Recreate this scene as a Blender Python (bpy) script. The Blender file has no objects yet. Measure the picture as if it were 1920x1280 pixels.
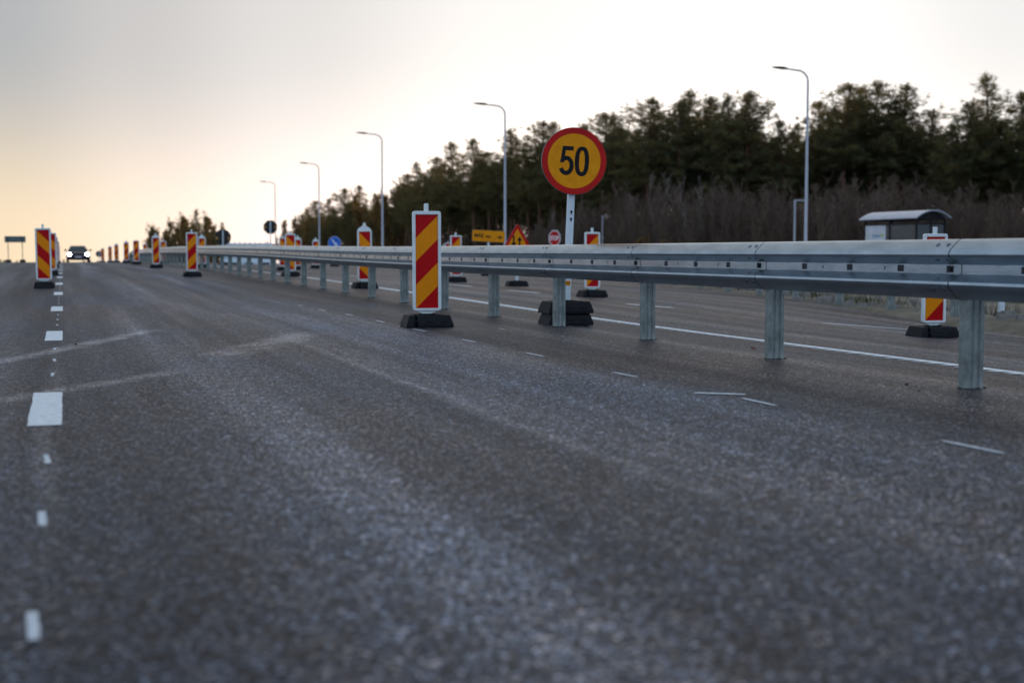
import bpy, bmesh, math, random
from mathutils import Vector, Matrix
R = math.radians
random.seed(7)
SC = bpy.context.scene
COL = SC.collection

# ------------------------------------------------------------------ camera
FPX = 2500.0                      # focal length in pixels of the 1920 px wide photograph
YAW = math.atan2(840, FPX)        # to the right of the road direction (+Y)
PITCH = math.atan2(640 - 471, FPX)
CAMH = 0.70
cam = bpy.data.cameras.new('camera')
cam.sensor_width = 36.0
cam.lens = FPX / 1920 * 36
cam.clip_start = 0.05
cam.clip_end = 6000
cam.dof.use_dof = True
cam.dof.focus_distance = 10.5
cam.dof.aperture_fstop = 2.1
camo = bpy.data.objects.new('camera', cam)
COL.objects.link(camo)
camo.location = (0, 0, CAMH)
camo.rotation_euler = (math.pi / 2 - PITCH, 0, -YAW)
SC.camera = camo

# ------------------------------------------------------------------ light
SUN_AZ = R(20.0)                  # clockwise from the road direction, behind the forest
SUN_EL = R(3.3)
SC.view_settings.view_transform = 'Standard'
SC.view_settings.look = 'None'
SC.view_settings.exposure = 0.0
SC.view_settings.gamma = 1.0
world = bpy.data.worlds.new('World')
SC.world = world
world.use_nodes = True
wn, wl = world.node_tree.nodes, world.node_tree.links
wn.clear()
wout = wn.new('ShaderNodeOutputWorld')
sky = wn.new('ShaderNodeTexSky')
sky.sky_type = 'NISHITA'
sky.sun_disc = False
sky.sun_elevation = SUN_EL
sky.sun_rotation = SUN_AZ
sky.air_density = 1.0
sky.dust_density = 1.5
sky.ozone_density = 1.0
hsv = wn.new('ShaderNodeHueSaturation')
hsv.inputs['Saturation'].default_value = 0.5
hsv.inputs['Value'].default_value = 0.18
wl.new(sky.outputs['Color'], hsv.inputs['Color'])
bg1 = wn.new('ShaderNodeBackground')
bg1.inputs['Strength'].default_value = 0.05
wl.new(hsv.outputs['Color'], bg1.inputs['Color'])
# hand-made gradient added to the clear sky: glow sunward, overbright blue fill behind camera
tc = wn.new('ShaderNodeTexCoord')
nrm = wn.new('ShaderNodeVectorMath'); nrm.operation = 'NORMALIZE'
wl.new(tc.outputs['Generated'], nrm.inputs[0])
dot = wn.new('ShaderNodeVectorMath'); dot.operation = 'DOT_PRODUCT'
GLOW = Vector((math.sin(R(29)) * math.cos(R(8)), math.cos(R(29)) * math.cos(R(8)), math.sin(R(8))))
dot.inputs[1].default_value = GLOW
wl.new(nrm.outputs['Vector'], dot.inputs[0])
acs = wn.new('ShaderNodeMath'); acs.operation = 'ARCCOSINE'
wl.new(dot.outputs['Value'], acs.inputs[0])
mpr = wn.new('ShaderNodeMapRange')
mpr.inputs['From Min'].default_value = 0.0
mpr.inputs['From Max'].default_value = math.pi
wl.new(acs.outputs['Value'], mpr.inputs['Value'])
ramp = wn.new('ShaderNodeValToRGB')
cr = ramp.color_ramp
cr.interpolation = 'EASE'
def deg(a): return a / 180.0
stops = [(0, (1.08, 1.06, 1.05)), (10, (0.84, 0.835, 0.83)), (19.5, (0.66, 0.655, 0.655)), (26, (0.535, 0.53, 0.535)), (31, (0.41, 0.43, 0.45)), (40, (0.38, 0.41, 0.45)),
         (60, (0.46, 0.55, 0.68)), (110, (0.56, 0.71, 0.94)), (180, (0.62, 0.80, 1.08))]
while len(cr.elements) < len(stops):
    cr.elements.new(0.5)
for e, (a, c) in zip(cr.elements, stops):
    e.position = deg(a); e.color = (*c, 1)
wl.new(mpr.outputs['Result'], ramp.inputs['Fac'])
# warm band low over the horizon on the sun's side
sep = wn.new('ShaderNodeSeparateXYZ')
wl.new(nrm.outputs['Vector'], sep.inputs['Vector'])
band = wn.new('ShaderNodeMapRange'); band.interpolation_type = 'SMOOTHERSTEP'
band.inputs['From Min'].default_value = 0.165; band.inputs['From Max'].default_value = -0.04
wl.new(sep.outputs['Z'], band.inputs['Value'])
ramp2 = wn.new('ShaderNodeValToRGB')
st2 = [(0, (.85, .74, .58)), (10, (.80, .64, .50)), (20, (.54, .38, .31)), (31, (.54, .325, .05)), (45, (.30, .16, .03)), (75, (.03, .02, .02)), (90, (0, 0, 0))]
while len(ramp2.color_ramp.elements) < len(st2):
    ramp2.color_ramp.elements.new(.5)
for e, (a_, c) in zip(ramp2.color_ramp.elements, st2):
    e.position = deg(a_); e.color = (*c, 1)
wl.new(mpr.outputs['Result'], ramp2.inputs['Fac'])
warm = wn.new('ShaderNodeMix'); warm.data_type = 'RGBA'; warm.blend_type = 'ADD'
wl.new(band.outputs['Result'], warm.inputs['Factor'])
wl.new(ramp.outputs['Color'], warm.inputs['A'])
wl.new(ramp2.outputs['Color'], warm.inputs['B'])
bg2 = wn.new('ShaderNodeBackground')
bg2.inputs['Strength'].default_value = 1.0
wl.new(warm.outputs['Result'], bg2.inputs['Color'])
addw = wn.new('ShaderNodeAddShader')
wl.new(bg1.outputs['Background'], addw.inputs[0]); wl.new(bg2.outputs['Background'], addw.inputs[1])
wl.new(addw.outputs['Shader'], wout.inputs['Surface'])

sl = bpy.data.lights.new('sun', 'SUN')
sl.energy = 3.0
sl.angle = R(0.5)
sl.color = (1.0, 0.72, 0.42)
so = bpy.data.objects.new('sun', sl)
COL.objects.link(so)
sd = Vector((math.sin(SUN_AZ) * math.cos(SUN_EL), math.cos(SUN_AZ) * math.cos(SUN_EL), math.sin(SUN_EL)))
so.rotation_euler = (-sd).to_track_quat('-Z', 'Y').to_euler()
so.location = sd * 400

# ------------------------------------------------------------------ terrain functions
PROF = [(-60, 0.0), (0, 0.0), (10, -0.005), (18, 0.0), (25, 0.035), (32, 0.075), (42, 0.105), (52, 0.12), (66, 0.10), (80, 0.055), (95, -0.035),
        (115, -0.22), (135, -0.62), (170, -1.8), (200, -3.0), (260, -5.5), (400, -10.0), (700, -16.0), (1500, -38.0), (6000, -150.0)]
def interp(tab, x):
    if x <= tab[0][0]: return tab[0][1]
    for i in range(len(tab) - 1):
        x0, y0 = tab[i]; x1, y1 = tab[i + 1]
        if x <= x1:
            m = (y1 - y0) / (x1 - x0)
            def sl_(j):
                if j <= 0 or j >= len(tab) - 1: return m
                return (tab[j + 1][1] - tab[j - 1][1]) / (tab[j + 1][0] - tab[j - 1][0])
            t = (x - x0) / (x1 - x0); h = x1 - x0
            a, b = sl_(i), sl_(i + 1)
            return ((2*t**3 - 3*t*t + 1) * y0 + (t**3 - 2*t*t + t) * h * a + (-2*t**3 + 3*t*t) * y1 + (t**3 - t*t) * h * b)
    return tab[-1][1]
def lin(tab, x):
    if x <= tab[0][0]: return tab[0][1]
    for (x0, y0), (x1, y1) in zip(tab, tab[1:]):
        if x <= x1: return y0 + (y1 - y0) * (x - x0) / (x1 - x0)
    return tab[-1][1]
def sstep(a, b, x):
    t = max(0, min(1, (x - a) / (b - a))); return t * t * (3 - 2 * t)
def zroad(x, y):
    return interp(PROF, y) - (0.018 + 0.028 * (1 - sstep(11, 20, y))) * max(0.0, min(x, 12) - 4.4) - 0.02 * max(0, -3.6 - x)
EDGE = [(-60, 8.2), (-10, 8.4), (5, 9.3), (12.6, 10.35), (26.7, 13.0), (60, 18.6), (90, 19.5), (140, 14.0), (400, 12.0), (6000, 12.0)]
def edge(y): return lin(EDGE, y)
def zterr(x, y):
    p = interp(PROF, y) * (1 - 0.75 * sstep(25, 60, x) * (1 - sstep(380, 900, y)))
    e = edge(y)
    d = max(x - e, -7.4 - x, 0)
    return p - 0.17 - 0.30 * sstep(0.5, 5, d) + (0.10 * math.sin(x * .31) * math.sin(y * .23)) * sstep(2, 10, d)
def gz(x, y): return zroad(x, y) if -7.2 < x < edge(y) else zterr(x, y)
CY, SY = math.cos(YAW), math.sin(YAW)
def W(px, zc):                    # photo column + distance along the view -> place on the ground
    xc = (px - 960) / FPX * zc
    x, y = xc * CY + zc * SY, zc * CY - xc * SY
    return x, y, gz(x, y)
def G(px, py, dz=0.0):            # photo pixel -> road surface
    h = CAMH
    for _ in range(12):
        zc = h * FPX / (py - 471)
        xc = (px - 960) / FPX * zc
        x, y = xc * CY + zc * SY, zc * CY - xc * SY
        h = CAMH - zroad(x, y)
    return x, y

# ------------------------------------------------------------------ materials
def new_mat(name):
    m = bpy.data.materials.new(name); m.use_nodes = True
    nt = m.node_tree
    return m, nt, nt.nodes['Principled BSDF']
def pbr(name, col, rough=0.5, metal=0.0, var=0.0, scale=6.0, bump=0.0, bscale=40.0, spec=0.5, col2=None, stretch=None):
    m, nt, b = new_mat(name)
    b.inputs['Roughness'].default_value = rough
    b.inputs['Metallic'].default_value = metal
    b.inputs['Specular IOR Level'].default_value = spec
    t = nt.nodes.new('ShaderNodeTexCoord')
    mp = nt.nodes.new('ShaderNodeMapping')
    if stretch: mp.inputs['Scale'].default_value = stretch
    nt.links.new(t.outputs['Object'], mp.inputs['Vector'])
    n = nt.nodes.new('ShaderNodeTexNoise')
    n.inputs['Scale'].default_value = scale; n.inputs['Detail'].default_value = 6; n.inputs['Roughness'].default_value = 0.65
    nt.links.new(mp.outputs['Vector'], n.inputs['Vector'])
    r = nt.nodes.new('ShaderNodeValToRGB')
    c2 = col2 or tuple(c * (1 - var) for c in col)
    r.color_ramp.elements[0].position = 0.3; r.color_ramp.elements[0].color = (*c2, 1)
    r.color_ramp.elements[1].position = 0.7; r.color_ramp.elements[1].color = (*[min(1, c * (1 + var * .4)) for c in col], 1)
    nt.links.new(n.outputs['Fac'], r.inputs['Fac'])
    nt.links.new(r.outputs['Color'], b.inputs['Base Color'])
    if bump:
        n2 = nt.nodes.new('ShaderNodeTexNoise'); n2.inputs['Scale'].default_value = bscale; n2.inputs['Detail'].default_value = 4
        nt.links.new(mp.outputs['Vector'], n2.inputs['Vector'])
        bp = nt.nodes.new('ShaderNodeBump'); bp.inputs['Strength'].default_value = bump; bp.inputs['Distance'].default_value = 0.01
        nt.links.new(n2.outputs['Fac'], bp.inputs['Height'])
        nt.links.new(bp.outputs['Normal'], b.inputs['Normal'])
    return m
M = {}
M['galv'] = pbr('galvanised_steel', (0.43, 0.50, 0.56), 0.28, 0.92, 0.12, 16, 0.10, 90, col2=(0.29, 0.36, 0.41), stretch=(1, .25, 1))
M['bolt'] = pbr('zinc_bolt', (0.12, 0.14, 0.17), 0.5, 0.5, 0.3, 30)
M['galv_post'] = pbr('weathered_zinc', (0.28, 0.31, 0.295), 0.6, 0.2, 0.2, 13, 0.25, 60, col2=(0.11, 0.13, 0.122), stretch=(1, 1, .8))
M['dark_steel_seam_shade'] = pbr('dark_bolts_slots_seam_shade', (0.035, 0.04, 0.05), 0.55, 0.4, 0.4, 30)  # bolt heads and slot floors; also paints the shade in beam joints
M['white_plastic'] = pbr('white_plastic', (0.72, 0.78, 0.78), 0.45, 0, 0.14, 5, 0.03, 80, col2=(0.55, 0.60, 0.60))
M['red_refl'] = pbr('red_reflective', (0.46, 0.003, 0.005), 0.42, 0, 0.16, 30, spec=0.12)
M['yellow_refl'] = pbr('amber_reflective', (0.80, 0.250, 0.002), 0.42, 0, 0.14, 30, spec=0.12)
M['orange_refl'] = pbr('orange_reflective', (0.62, 0.05, 0.015), 0.38, 0, 0.12, 30)
M['sign_yellow'] = pbr('sign_amber', (0.76, 0.285, 0.003), 0.42, 0, 0.12, 12, col2=(0.64, 0.225, 0.002), spec=0.12)
M['sign_red'] = pbr('sign_red', (0.50, 0.012, 0.010), 0.42, 0, 0.30, 3.5, spec=0.12)
M['sign_black'] = pbr('sign_black', (0.006, 0.007, 0.010), 0.5, spec=0.15)
M['sign_blue'] = pbr('sign_blue', (0.01, 0.12, 0.55), 0.4, 0, 0.1, 10)
M['sign_white'] = pbr('sign_white', (0.75, 0.78, 0.80), 0.45)
M['sign_back'] = pbr('sign_back_dark', (0.012, 0.014, 0.014), 0.5, 0.2, 0.3, 8)
M['sign_back_grey'] = pbr('sign_back_grey', (0.11, 0.16, 0.16), 0.5, 0.3, 0.2, 4)
M['clip_amber'] = pbr('amber_clip', (0.40, 0.17, 0.01), 0.5)
M['post_white'] = pbr('white_painted_tube', (0.62, 0.70, 0.74), 0.4, 0, 0.15, 6)
M['rubber'] = pbr('black_rubber', (0.006, 0.007, 0.010), 0.62, 0, 0.5, 14, 0.25, 90, spec=0.22)
M['lamp_steel'] = pbr('grey_lamp_steel', (0.40, 0.42, 0.47), 0.5, 0.3, 0.1, 3)
M['lamp_dark'] = pbr('dark_lamp_head', (0.035, 0.045, 0.04), 0.5, 0.3, 0.1, 3)
M['marking'] = pbr('road_paint', (0.74, 0.77, 0.78), 0.65, 0, 0.22, 25, 0.3, 160, col2=(0.52, 0.55, 0.57))
M['chalk'] = pbr('thin_marking_spray', (0.62, 0.66, 0.69), 0.8, 0, 0.4, 60, col2=(0.34, 0.36, 0.38))
M['barrier_white'] = pbr('white_barrier_plastic', (0.52, 0.60, 0.64), 0.55, 0, 0.2, 3)
M['car_paint'] = pbr('dark_car_paint', (0.008, 0.008, 0.020), 0.3, 0.0, spec=0.35)
M['car_black'] = pbr('black_trim', (0.008, 0.008, 0.010), 0.5)
M['glass_dark'] = pbr('tinted_glass', (0.006, 0.022, 0.025), 0.12, 0, 0.1, spec=0.3)
M['chrome'] = pbr('rim_metal', (0.4, 0.4, 0.42), 0.3, 0.8)
M['plate'] = pbr('number_plate', (0.6, 0.6, 0.62), 0.5)
M['frame_black'] = pbr('shelter_frame', (0.005, 0.006, 0.007), 0.5, 0, spec=0.2)
M['roof_metal'] = pbr('shelter_roof_sheet', (0.42, 0.45, 0.54), 0.35, 0.4, 0.15, 2)
M['paper'] = pbr('white_film', (0.62, 0.64, 0.68), 0.6, 0, 0.15, 2)
M['teal'] = pbr('teal_print', (0.03, 0.25, 0.38), 0.6)
M['lime'] = pbr('lime_print', (0.42, 0.50, 0.06), 0.6)
M['bark_pine'] = pbr('pine_bark', (0.15, 0.065, 0.035), 0.9, 0, 0.5, 3, col2=(0.05, 0.030, 0.022))
M['needle'] = pbr('pine_needles', (0.046, 0.064, 0.026), 0.7, 0, 0.5, 0.6, col2=(0.014, 0.029, 0.014))
M['bark_bare'] = pbr('bare_twig', (0.118, 0.078, 0.054), 0.9, 0, 0.4, 2, col2=(0.058, 0.039, 0.028))
M['bark_pale'] = pbr('pale_birch_bark', (0.24, 0.20, 0.17), 0.85, 0, 0.4, 2, col2=(0.08, 0.066, 0.055))
M['leaf_gold'] = pbr('last_yellow_leaves', (0.26, 0.16, 0.045), 0.7, 0, 0.4, 1)
translucent_later = ['leaf_gold']
M['leaf_brown'] = pbr('dry_leaf', (0.10, 0.035, 0.018), 0.7)
M['grass'] = pbr('verge_grass', (0.07, 0.075, 0.025), 0.8, 0, 0.4, 1, col2=(0.05, 0.040, 0.02))
M['stone'] = pbr('verge_stone', (0.20, 0.185, 0.17), 0.85, 0, 0.4, 8, 0.4, 30)
M['tar'] = pbr('broken_tar', (0.010, 0.010, 0.012), 0.8, 0, 0.3, 40, 0.4, 60)
def translucent(m, fac, col):
    nt = m.node_tree; b = nt.nodes['Principled BSDF']; out = nt.nodes['Material Output']
    t = nt.nodes.new('ShaderNodeBsdfTranslucent'); t.inputs['Color'].default_value = (*col, 1)
    mx = nt.nodes.new('ShaderNodeMixShader'); mx.inputs['Fac'].default_value = fac
    nt.links.new(b.outputs['BSDF'], mx.inputs[1]); nt.links.new(t.outputs['BSDF'], mx.inputs[2])
    nt.links.new(mx.outputs['Shader'], out.inputs['Surface'])
for n_ in translucent_later: translucent(M[n_], 0.4, (0.35, 0.20, 0.05))
translucent(M['needle'], 0.38, (0.30, 0.21, 0.05))
def glass(name, col, alpha):
    m, nt, b = new_mat(name)
    b.inputs['Base Color'].default_value = (*col, 1); b.inputs['Roughness'].default_value = 0.08
    b.inputs['Alpha'].default_value = alpha
    return m
M['pane'] = glass('shelter_glass', (0.07, 0.08, 0.085), 0.5)
def emit(name, col, s):
    m, nt, b = new_mat(name)
    b.inputs['Emission Color'].default_value = (*col, 1); b.inputs['Emission Strength'].default_value = s
    return m
M['headlight_on'] = emit('lit_headlight', (1.0, 0.93, 1.0), 60)

def asphalt():
    m, nt, b = new_mat('asphalt')
    N, L = nt.nodes, nt.links
    geo = N.new('ShaderNodeTexCoord')
    P = geo.outputs['Object']
    def mapping(sx, sy, sz, off=(0, 0, 0), rot=0):
        mp = N.new('ShaderNodeMapping'); mp.inputs['Scale'].default_value = (sx, sy, sz); mp.inputs['Location'].default_value = off
        mp.inputs['Rotation'].default_value = (0, 0, rot)
        L.new(P, mp.inputs['Vector']); return mp.outputs['Vector']
    def noise(vec, scale, det=4, ro=.6):
        n = N.new('ShaderNodeTexNoise'); n.inputs['Scale'].default_value = scale; n.inputs['Detail'].default_value = det; n.inputs['Roughness'].default_value = ro
        L.new(vec, n.inputs['Vector']); return n.outputs['Fac']
    def ramp_(f, stops, interp='LINEAR'):
        r = N.new('ShaderNodeValToRGB'); r.color_ramp.interpolation = interp
        while len(r.color_ramp.elements) < len(stops): r.color_ramp.elements.new(.5)
        for e, (p, c) in zip(r.color_ramp.elements, stops): e.position = p; e.color = (*c, 1)
        L.new(f, r.inputs['Fac']); return r.outputs['Color']
    def g(v): return (v, v, v)
    def math_(op, a, c):
        n = N.new('ShaderNodeMath'); n.operation = op
        for i, v in enumerate((a, c)):
            if isinstance(v, (int, float)): n.inputs[i].default_value = v
            else: L.new(v, n.inputs[i])
        return n.outputs['Value']
    def mixc(f, a, c, blend='MIX'):
        n = N.new('ShaderNodeMix'); n.data_type = 'RGBA'; n.blend_type = blend
        for k, v in (('Factor', f), ('A', a), ('B', c)):
            if isinstance(v, (int, float)): n.inputs[k].default_value = v
            elif isinstance(v, tuple): n.inputs[k].default_value = (*v, 1)
            else: L.new(v, n.inputs[k])
        return n.outputs['Result']
    v = N.new('ShaderNodeTexVoronoi'); v.inputs['Scale'].default_value = 150; v.inputs['Randomness'].default_value = 1
    L.new(P, v.inputs['Vector'])
    sepc = N.new('ShaderNodeSeparateColor'); L.new(v.outputs['Color'], sepc.inputs['Color'])
    stone = ramp_(sepc.outputs['Red'], [(0, (.004, .005, .007)), (.42, (.013, .015, .019)), (.64, (.050, .053, .062)), (.82, (.16, .16, .165)), (1, (.54, .51, .48))])
    v2 = N.new('ShaderNodeTexVoronoi'); v2.inputs['Scale'].default_value = 58
    L.new(P, v2.inputs['Vector'])
    s2 = N.new('ShaderNodeSeparateColor'); L.new(v2.outputs['Color'], s2.inputs['Color'])
    big = ramp_(s2.outputs['Green'], [(0, g(.40)), (.5, g(.85)), (1, g(1.65))])
    col = mixc(1.0, stone, big, 'MULTIPLY')
    col = mixc(1.0, col, ramp_(s2.outputs['Blue'], [(.2, (.95, 1.0, 1.05)), (.5, (1, 1, 1)), (.8, (1.20, 1.0, .82))]), 'MULTIPLY')
    n_mid = noise(P, 11, 5, .7)
    col = mixc(1.0, col, ramp_(n_mid, [(.25, g(.7)), (.75, g(1.35))]), 'MULTIPLY')
    # wear along the driving direction
    streak = noise(mapping(1.15, 0.035, 1), 1.6, 4, .55)
    col = mixc(1.0, col, ramp_(streak, [(.32, g(.66)), (.5, g(1.0)), (.68, (1.75, 1.75, 1.72))]), 'MULTIPLY')
    fine = noise(mapping(7, 0.12, 1), 1.3, 3, .5)
    col = mixc(1.0, col, ramp_(fine, [(.3, g(.85)), (.7, g(1.16))]), 'MULTIPLY')
    patch = noise(mapping(.5, .22, 1, (3, 1, 0)), 1.0, 4, .6)
    tint = ramp_(patch, [(.35, (.80, .99, 1.17)), (.65, (1.15, 1.02, .93))])
    col = mixc(1.0, col, tint, 'MULTIPLY')
    # wheel tracks polished pale by traffic, darker strips between and beside them
    sx0 = N.new('ShaderNodeSeparateXYZ'); L.new(P, sx0.inputs['Vector'])
    wobx = math_('ADD', sx0.outputs['X'], math_('MULTIPLY', math_('SUBTRACT', noise(mapping(.6, .10, 1, (5, 2, 0)), 1.5, 3), .5), .55))
    mr = N.new('ShaderNodeMapRange'); mr.inputs['From Min'].default_value = -4; mr.inputs['From Max'].default_value = 12
    L.new(wobx, mr.inputs['Value'])
    tr_ = [(-4, .85), (-1.2, .80), (-.2, .70), (.30, .85), (.80, 1.28), (1.25, .95), (1.6, .85), (1.9, .95), (2.35, 1.38), (2.75, 1.05), (3.1, .66), (4.3, .70), (5.6, .82), (6.3, 1.05), (7.2, .90), (9, .95)]
    wm = ramp_(mr.outputs['Result'], [((a_ + 4) / 16, (v_ * (1 if v_ < 1 else .94), v_, v_ * (1.02 if v_ < 1 else 1.05))) for a_, v_ in tr_], 'EASE')
    col = mixc(1.0, col, wm, 'MULTIPLY')
    col = mixc(1.0, col, (.70, .73, .835), 'MULTIPLY')
    mr2 = N.new('ShaderNodeMapRange'); mr2.inputs['From Min'].default_value = 2.6; mr2.inputs['From Max'].default_value = 4.6; L.new(wobx, mr2.inputs['Value'])
    col = mixc(mr2.outputs['Result'], col, mixc(1.0, col, (1.26, 1.10, .93), 'MULTIPLY'))
    # pale dusty scuffs: one lengthwise seam and a few crossing tyre marks
    sx = N.new('ShaderNodeSeparateXYZ'); L.new(P, sx.inputs['Vector'])
    X, Y = sx.outputs['X'], sx.outputs['Y']
    def scuff(ax, ay, bx, by, width, amount, seed):
        # distance from the line a-b, fading at both ends
        dx, dy = bx - ax, by - ay
        ln = math.hypot(dx, dy); ux, uy = dx / ln, dy / ln
        wob = math_('MULTIPLY', math_('SUBTRACT', noise(mapping(.6, .6, 1, (seed, 0, 0)), 1.2, 2), .5), width * 1.4)
        px_ = math_('SUBTRACT', X, ax); py_ = math_('SUBTRACT', Y, ay)
        dist = math_('ADD', math_('SUBTRACT', math_('MULTIPLY', px_, uy), math_('MULTIPLY', py_, ux)), wob)
        along = math_('ADD', math_('MULTIPLY', px_, ux), math_('MULTIPLY', py_, uy))
        f = math_('SUBTRACT', 1.0, math_('DIVIDE', math_('ABSOLUTE', dist, 0), width))
        f = math_('MAXIMUM', f, 0.0)
        mid = math_('SUBTRACT', 1.0, math_('ABSOLUTE', math_('DIVIDE', math_('SUBTRACT', along, ln / 2), ln / 2), 0))
        mid = math_('MINIMUM', math_('MAXIMUM', math_('MULTIPLY', mid, 2.5), 0.0), 1.0)
        spk = ramp_(noise(P, 34, 4, .7), [(.38, g(0)), (.62, g(1))])
        brk = ramp_(noise(mapping(1, 1, 1, (seed, 9, 0)), 2.6, 3), [(.33, g(.25)), (.6, g(1))])
        f = math_('MULTIPLY', math_('MULTIPLY', math_('MULTIPLY', f, mid), spk), brk)
        return math_('MULTIPLY', f, amount)
    def pix(a): return G(*a)
    for (pa, pb, w, am, sd_) in [((520, 628), (1900, 1140), .07, 1.0, 1.3), ((40, 1280), (103, 640), .07, .8, 13.0), ((-60, 690), (300, 616), .13, 2.6, 4.1), ((-80, 764), (360, 690), .13, 1.9, 6.7),
                                 ((400, 674), (580, 620), .24, 1.9, 8.9), ((250, 548), (480, 610), .30, .6, 2.2), ((110, 541), (165, 541), .10, 1.0, 5.0), ((210, 495), (420, 640), .35, .5, 3.3)]:
        a, c = pix(pa), pix(pb)
        f = scuff(a[0], a[1], c[0], c[1], w, am, sd_)
        col = mixc(math_('MINIMUM', f, 1.0), col, mixc(1.0, mixc(1.0, col, (2.1, 2.0, 1.9), 'MULTIPLY'), (.15, .137, .122), "ADD"))
    # dark dragged marks beside the rail
    for (pa, pb, w, am, sd_) in [((1430, 716), (1830, 708), .05, .7, 11.), ((1180, 676), (1560, 690), .04, .5, 12.)]:
        a, c = pix(pa), pix(pb)
        f = scuff(a[0], a[1], c[0], c[1], w, am, sd_)
        col = mixc(math_('MINIMUM', f, 1.0), col, (.012, .012, .013))
    L.new(col, b.inputs['Base Color'])
    rgh = ramp_(streak, [(.3, g(.62)), (.7, g(.50))])
    rg2 = math_('ADD', rgh, math_('MULTIPLY', math_('SUBTRACT', sepc.outputs['Green'], .5), .18))
    L.new(rg2, b.inputs['Roughness'])
    b.inputs['Specular IOR Level'].default_value = 0.13
    bp = N.new('ShaderNodeBump'); bp.inputs['Strength'].default_value = 0.28; bp.inputs['Distance'].default_value = 0.003
    hgt = math_('ADD', math_('MULTIPLY', sepc.outputs['Blue'], .6), math_('MULTIPLY', v.outputs['Distance'], -.9))
    L.new(hgt, bp.inputs['Height']); L.new(bp.outputs['Normal'], b.inputs['Normal'])
    return m
M['asphalt'] = asphalt()
def earth():
    m, nt, b = new_mat('verge_earth')
    N, L = nt.nodes, nt.links
    t = N.new('ShaderNodeTexCoord')
    n = N.new('ShaderNodeTexNoise'); n.inputs['Scale'].default_value = .35; n.inputs['Detail'].default_value = 8; n.inputs['Roughness'].default_value = .7
    L.new(t.outputs['Object'], n.inputs['Vector'])
    r = N.new('ShaderNodeValToRGB')
    st = [(.32, (.045, .05, .02)), (.45, (.10, .085, .055)), (.56, (.20, .165, .12)), (.7, (.13, .12, .105))]
    while len(r.color_ramp.elements) < 4: r.color_ramp.elements.new(.5)
    for e, (p, c) in zip(r.color_ramp.elements, st): e.position = p; e.color = (*c, 1)
    L.new(n.outputs['Fac'], r.inputs['Fac']); L.new(r.outputs['Color'], b.inputs['Base Color'])
    b.inputs['Roughness'].default_value = .9
    n2 = N.new('ShaderNodeTexNoise'); n2.inputs['Scale'].default_value = 14; n2.inputs['Detail'].default_value = 6
    L.new(t.outputs['Object'], n2.inputs['Vector'])
    bp = N.new('ShaderNodeBump'); bp.inputs['Strength'].default_value = .8; bp.inputs['Distance'].default_value = .06
    L.new(n2.outputs['Fac'], bp.inputs['Height']); L.new(bp.outputs['Normal'], b.inputs['Normal'])
    return m
M['earth'] = earth()

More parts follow.
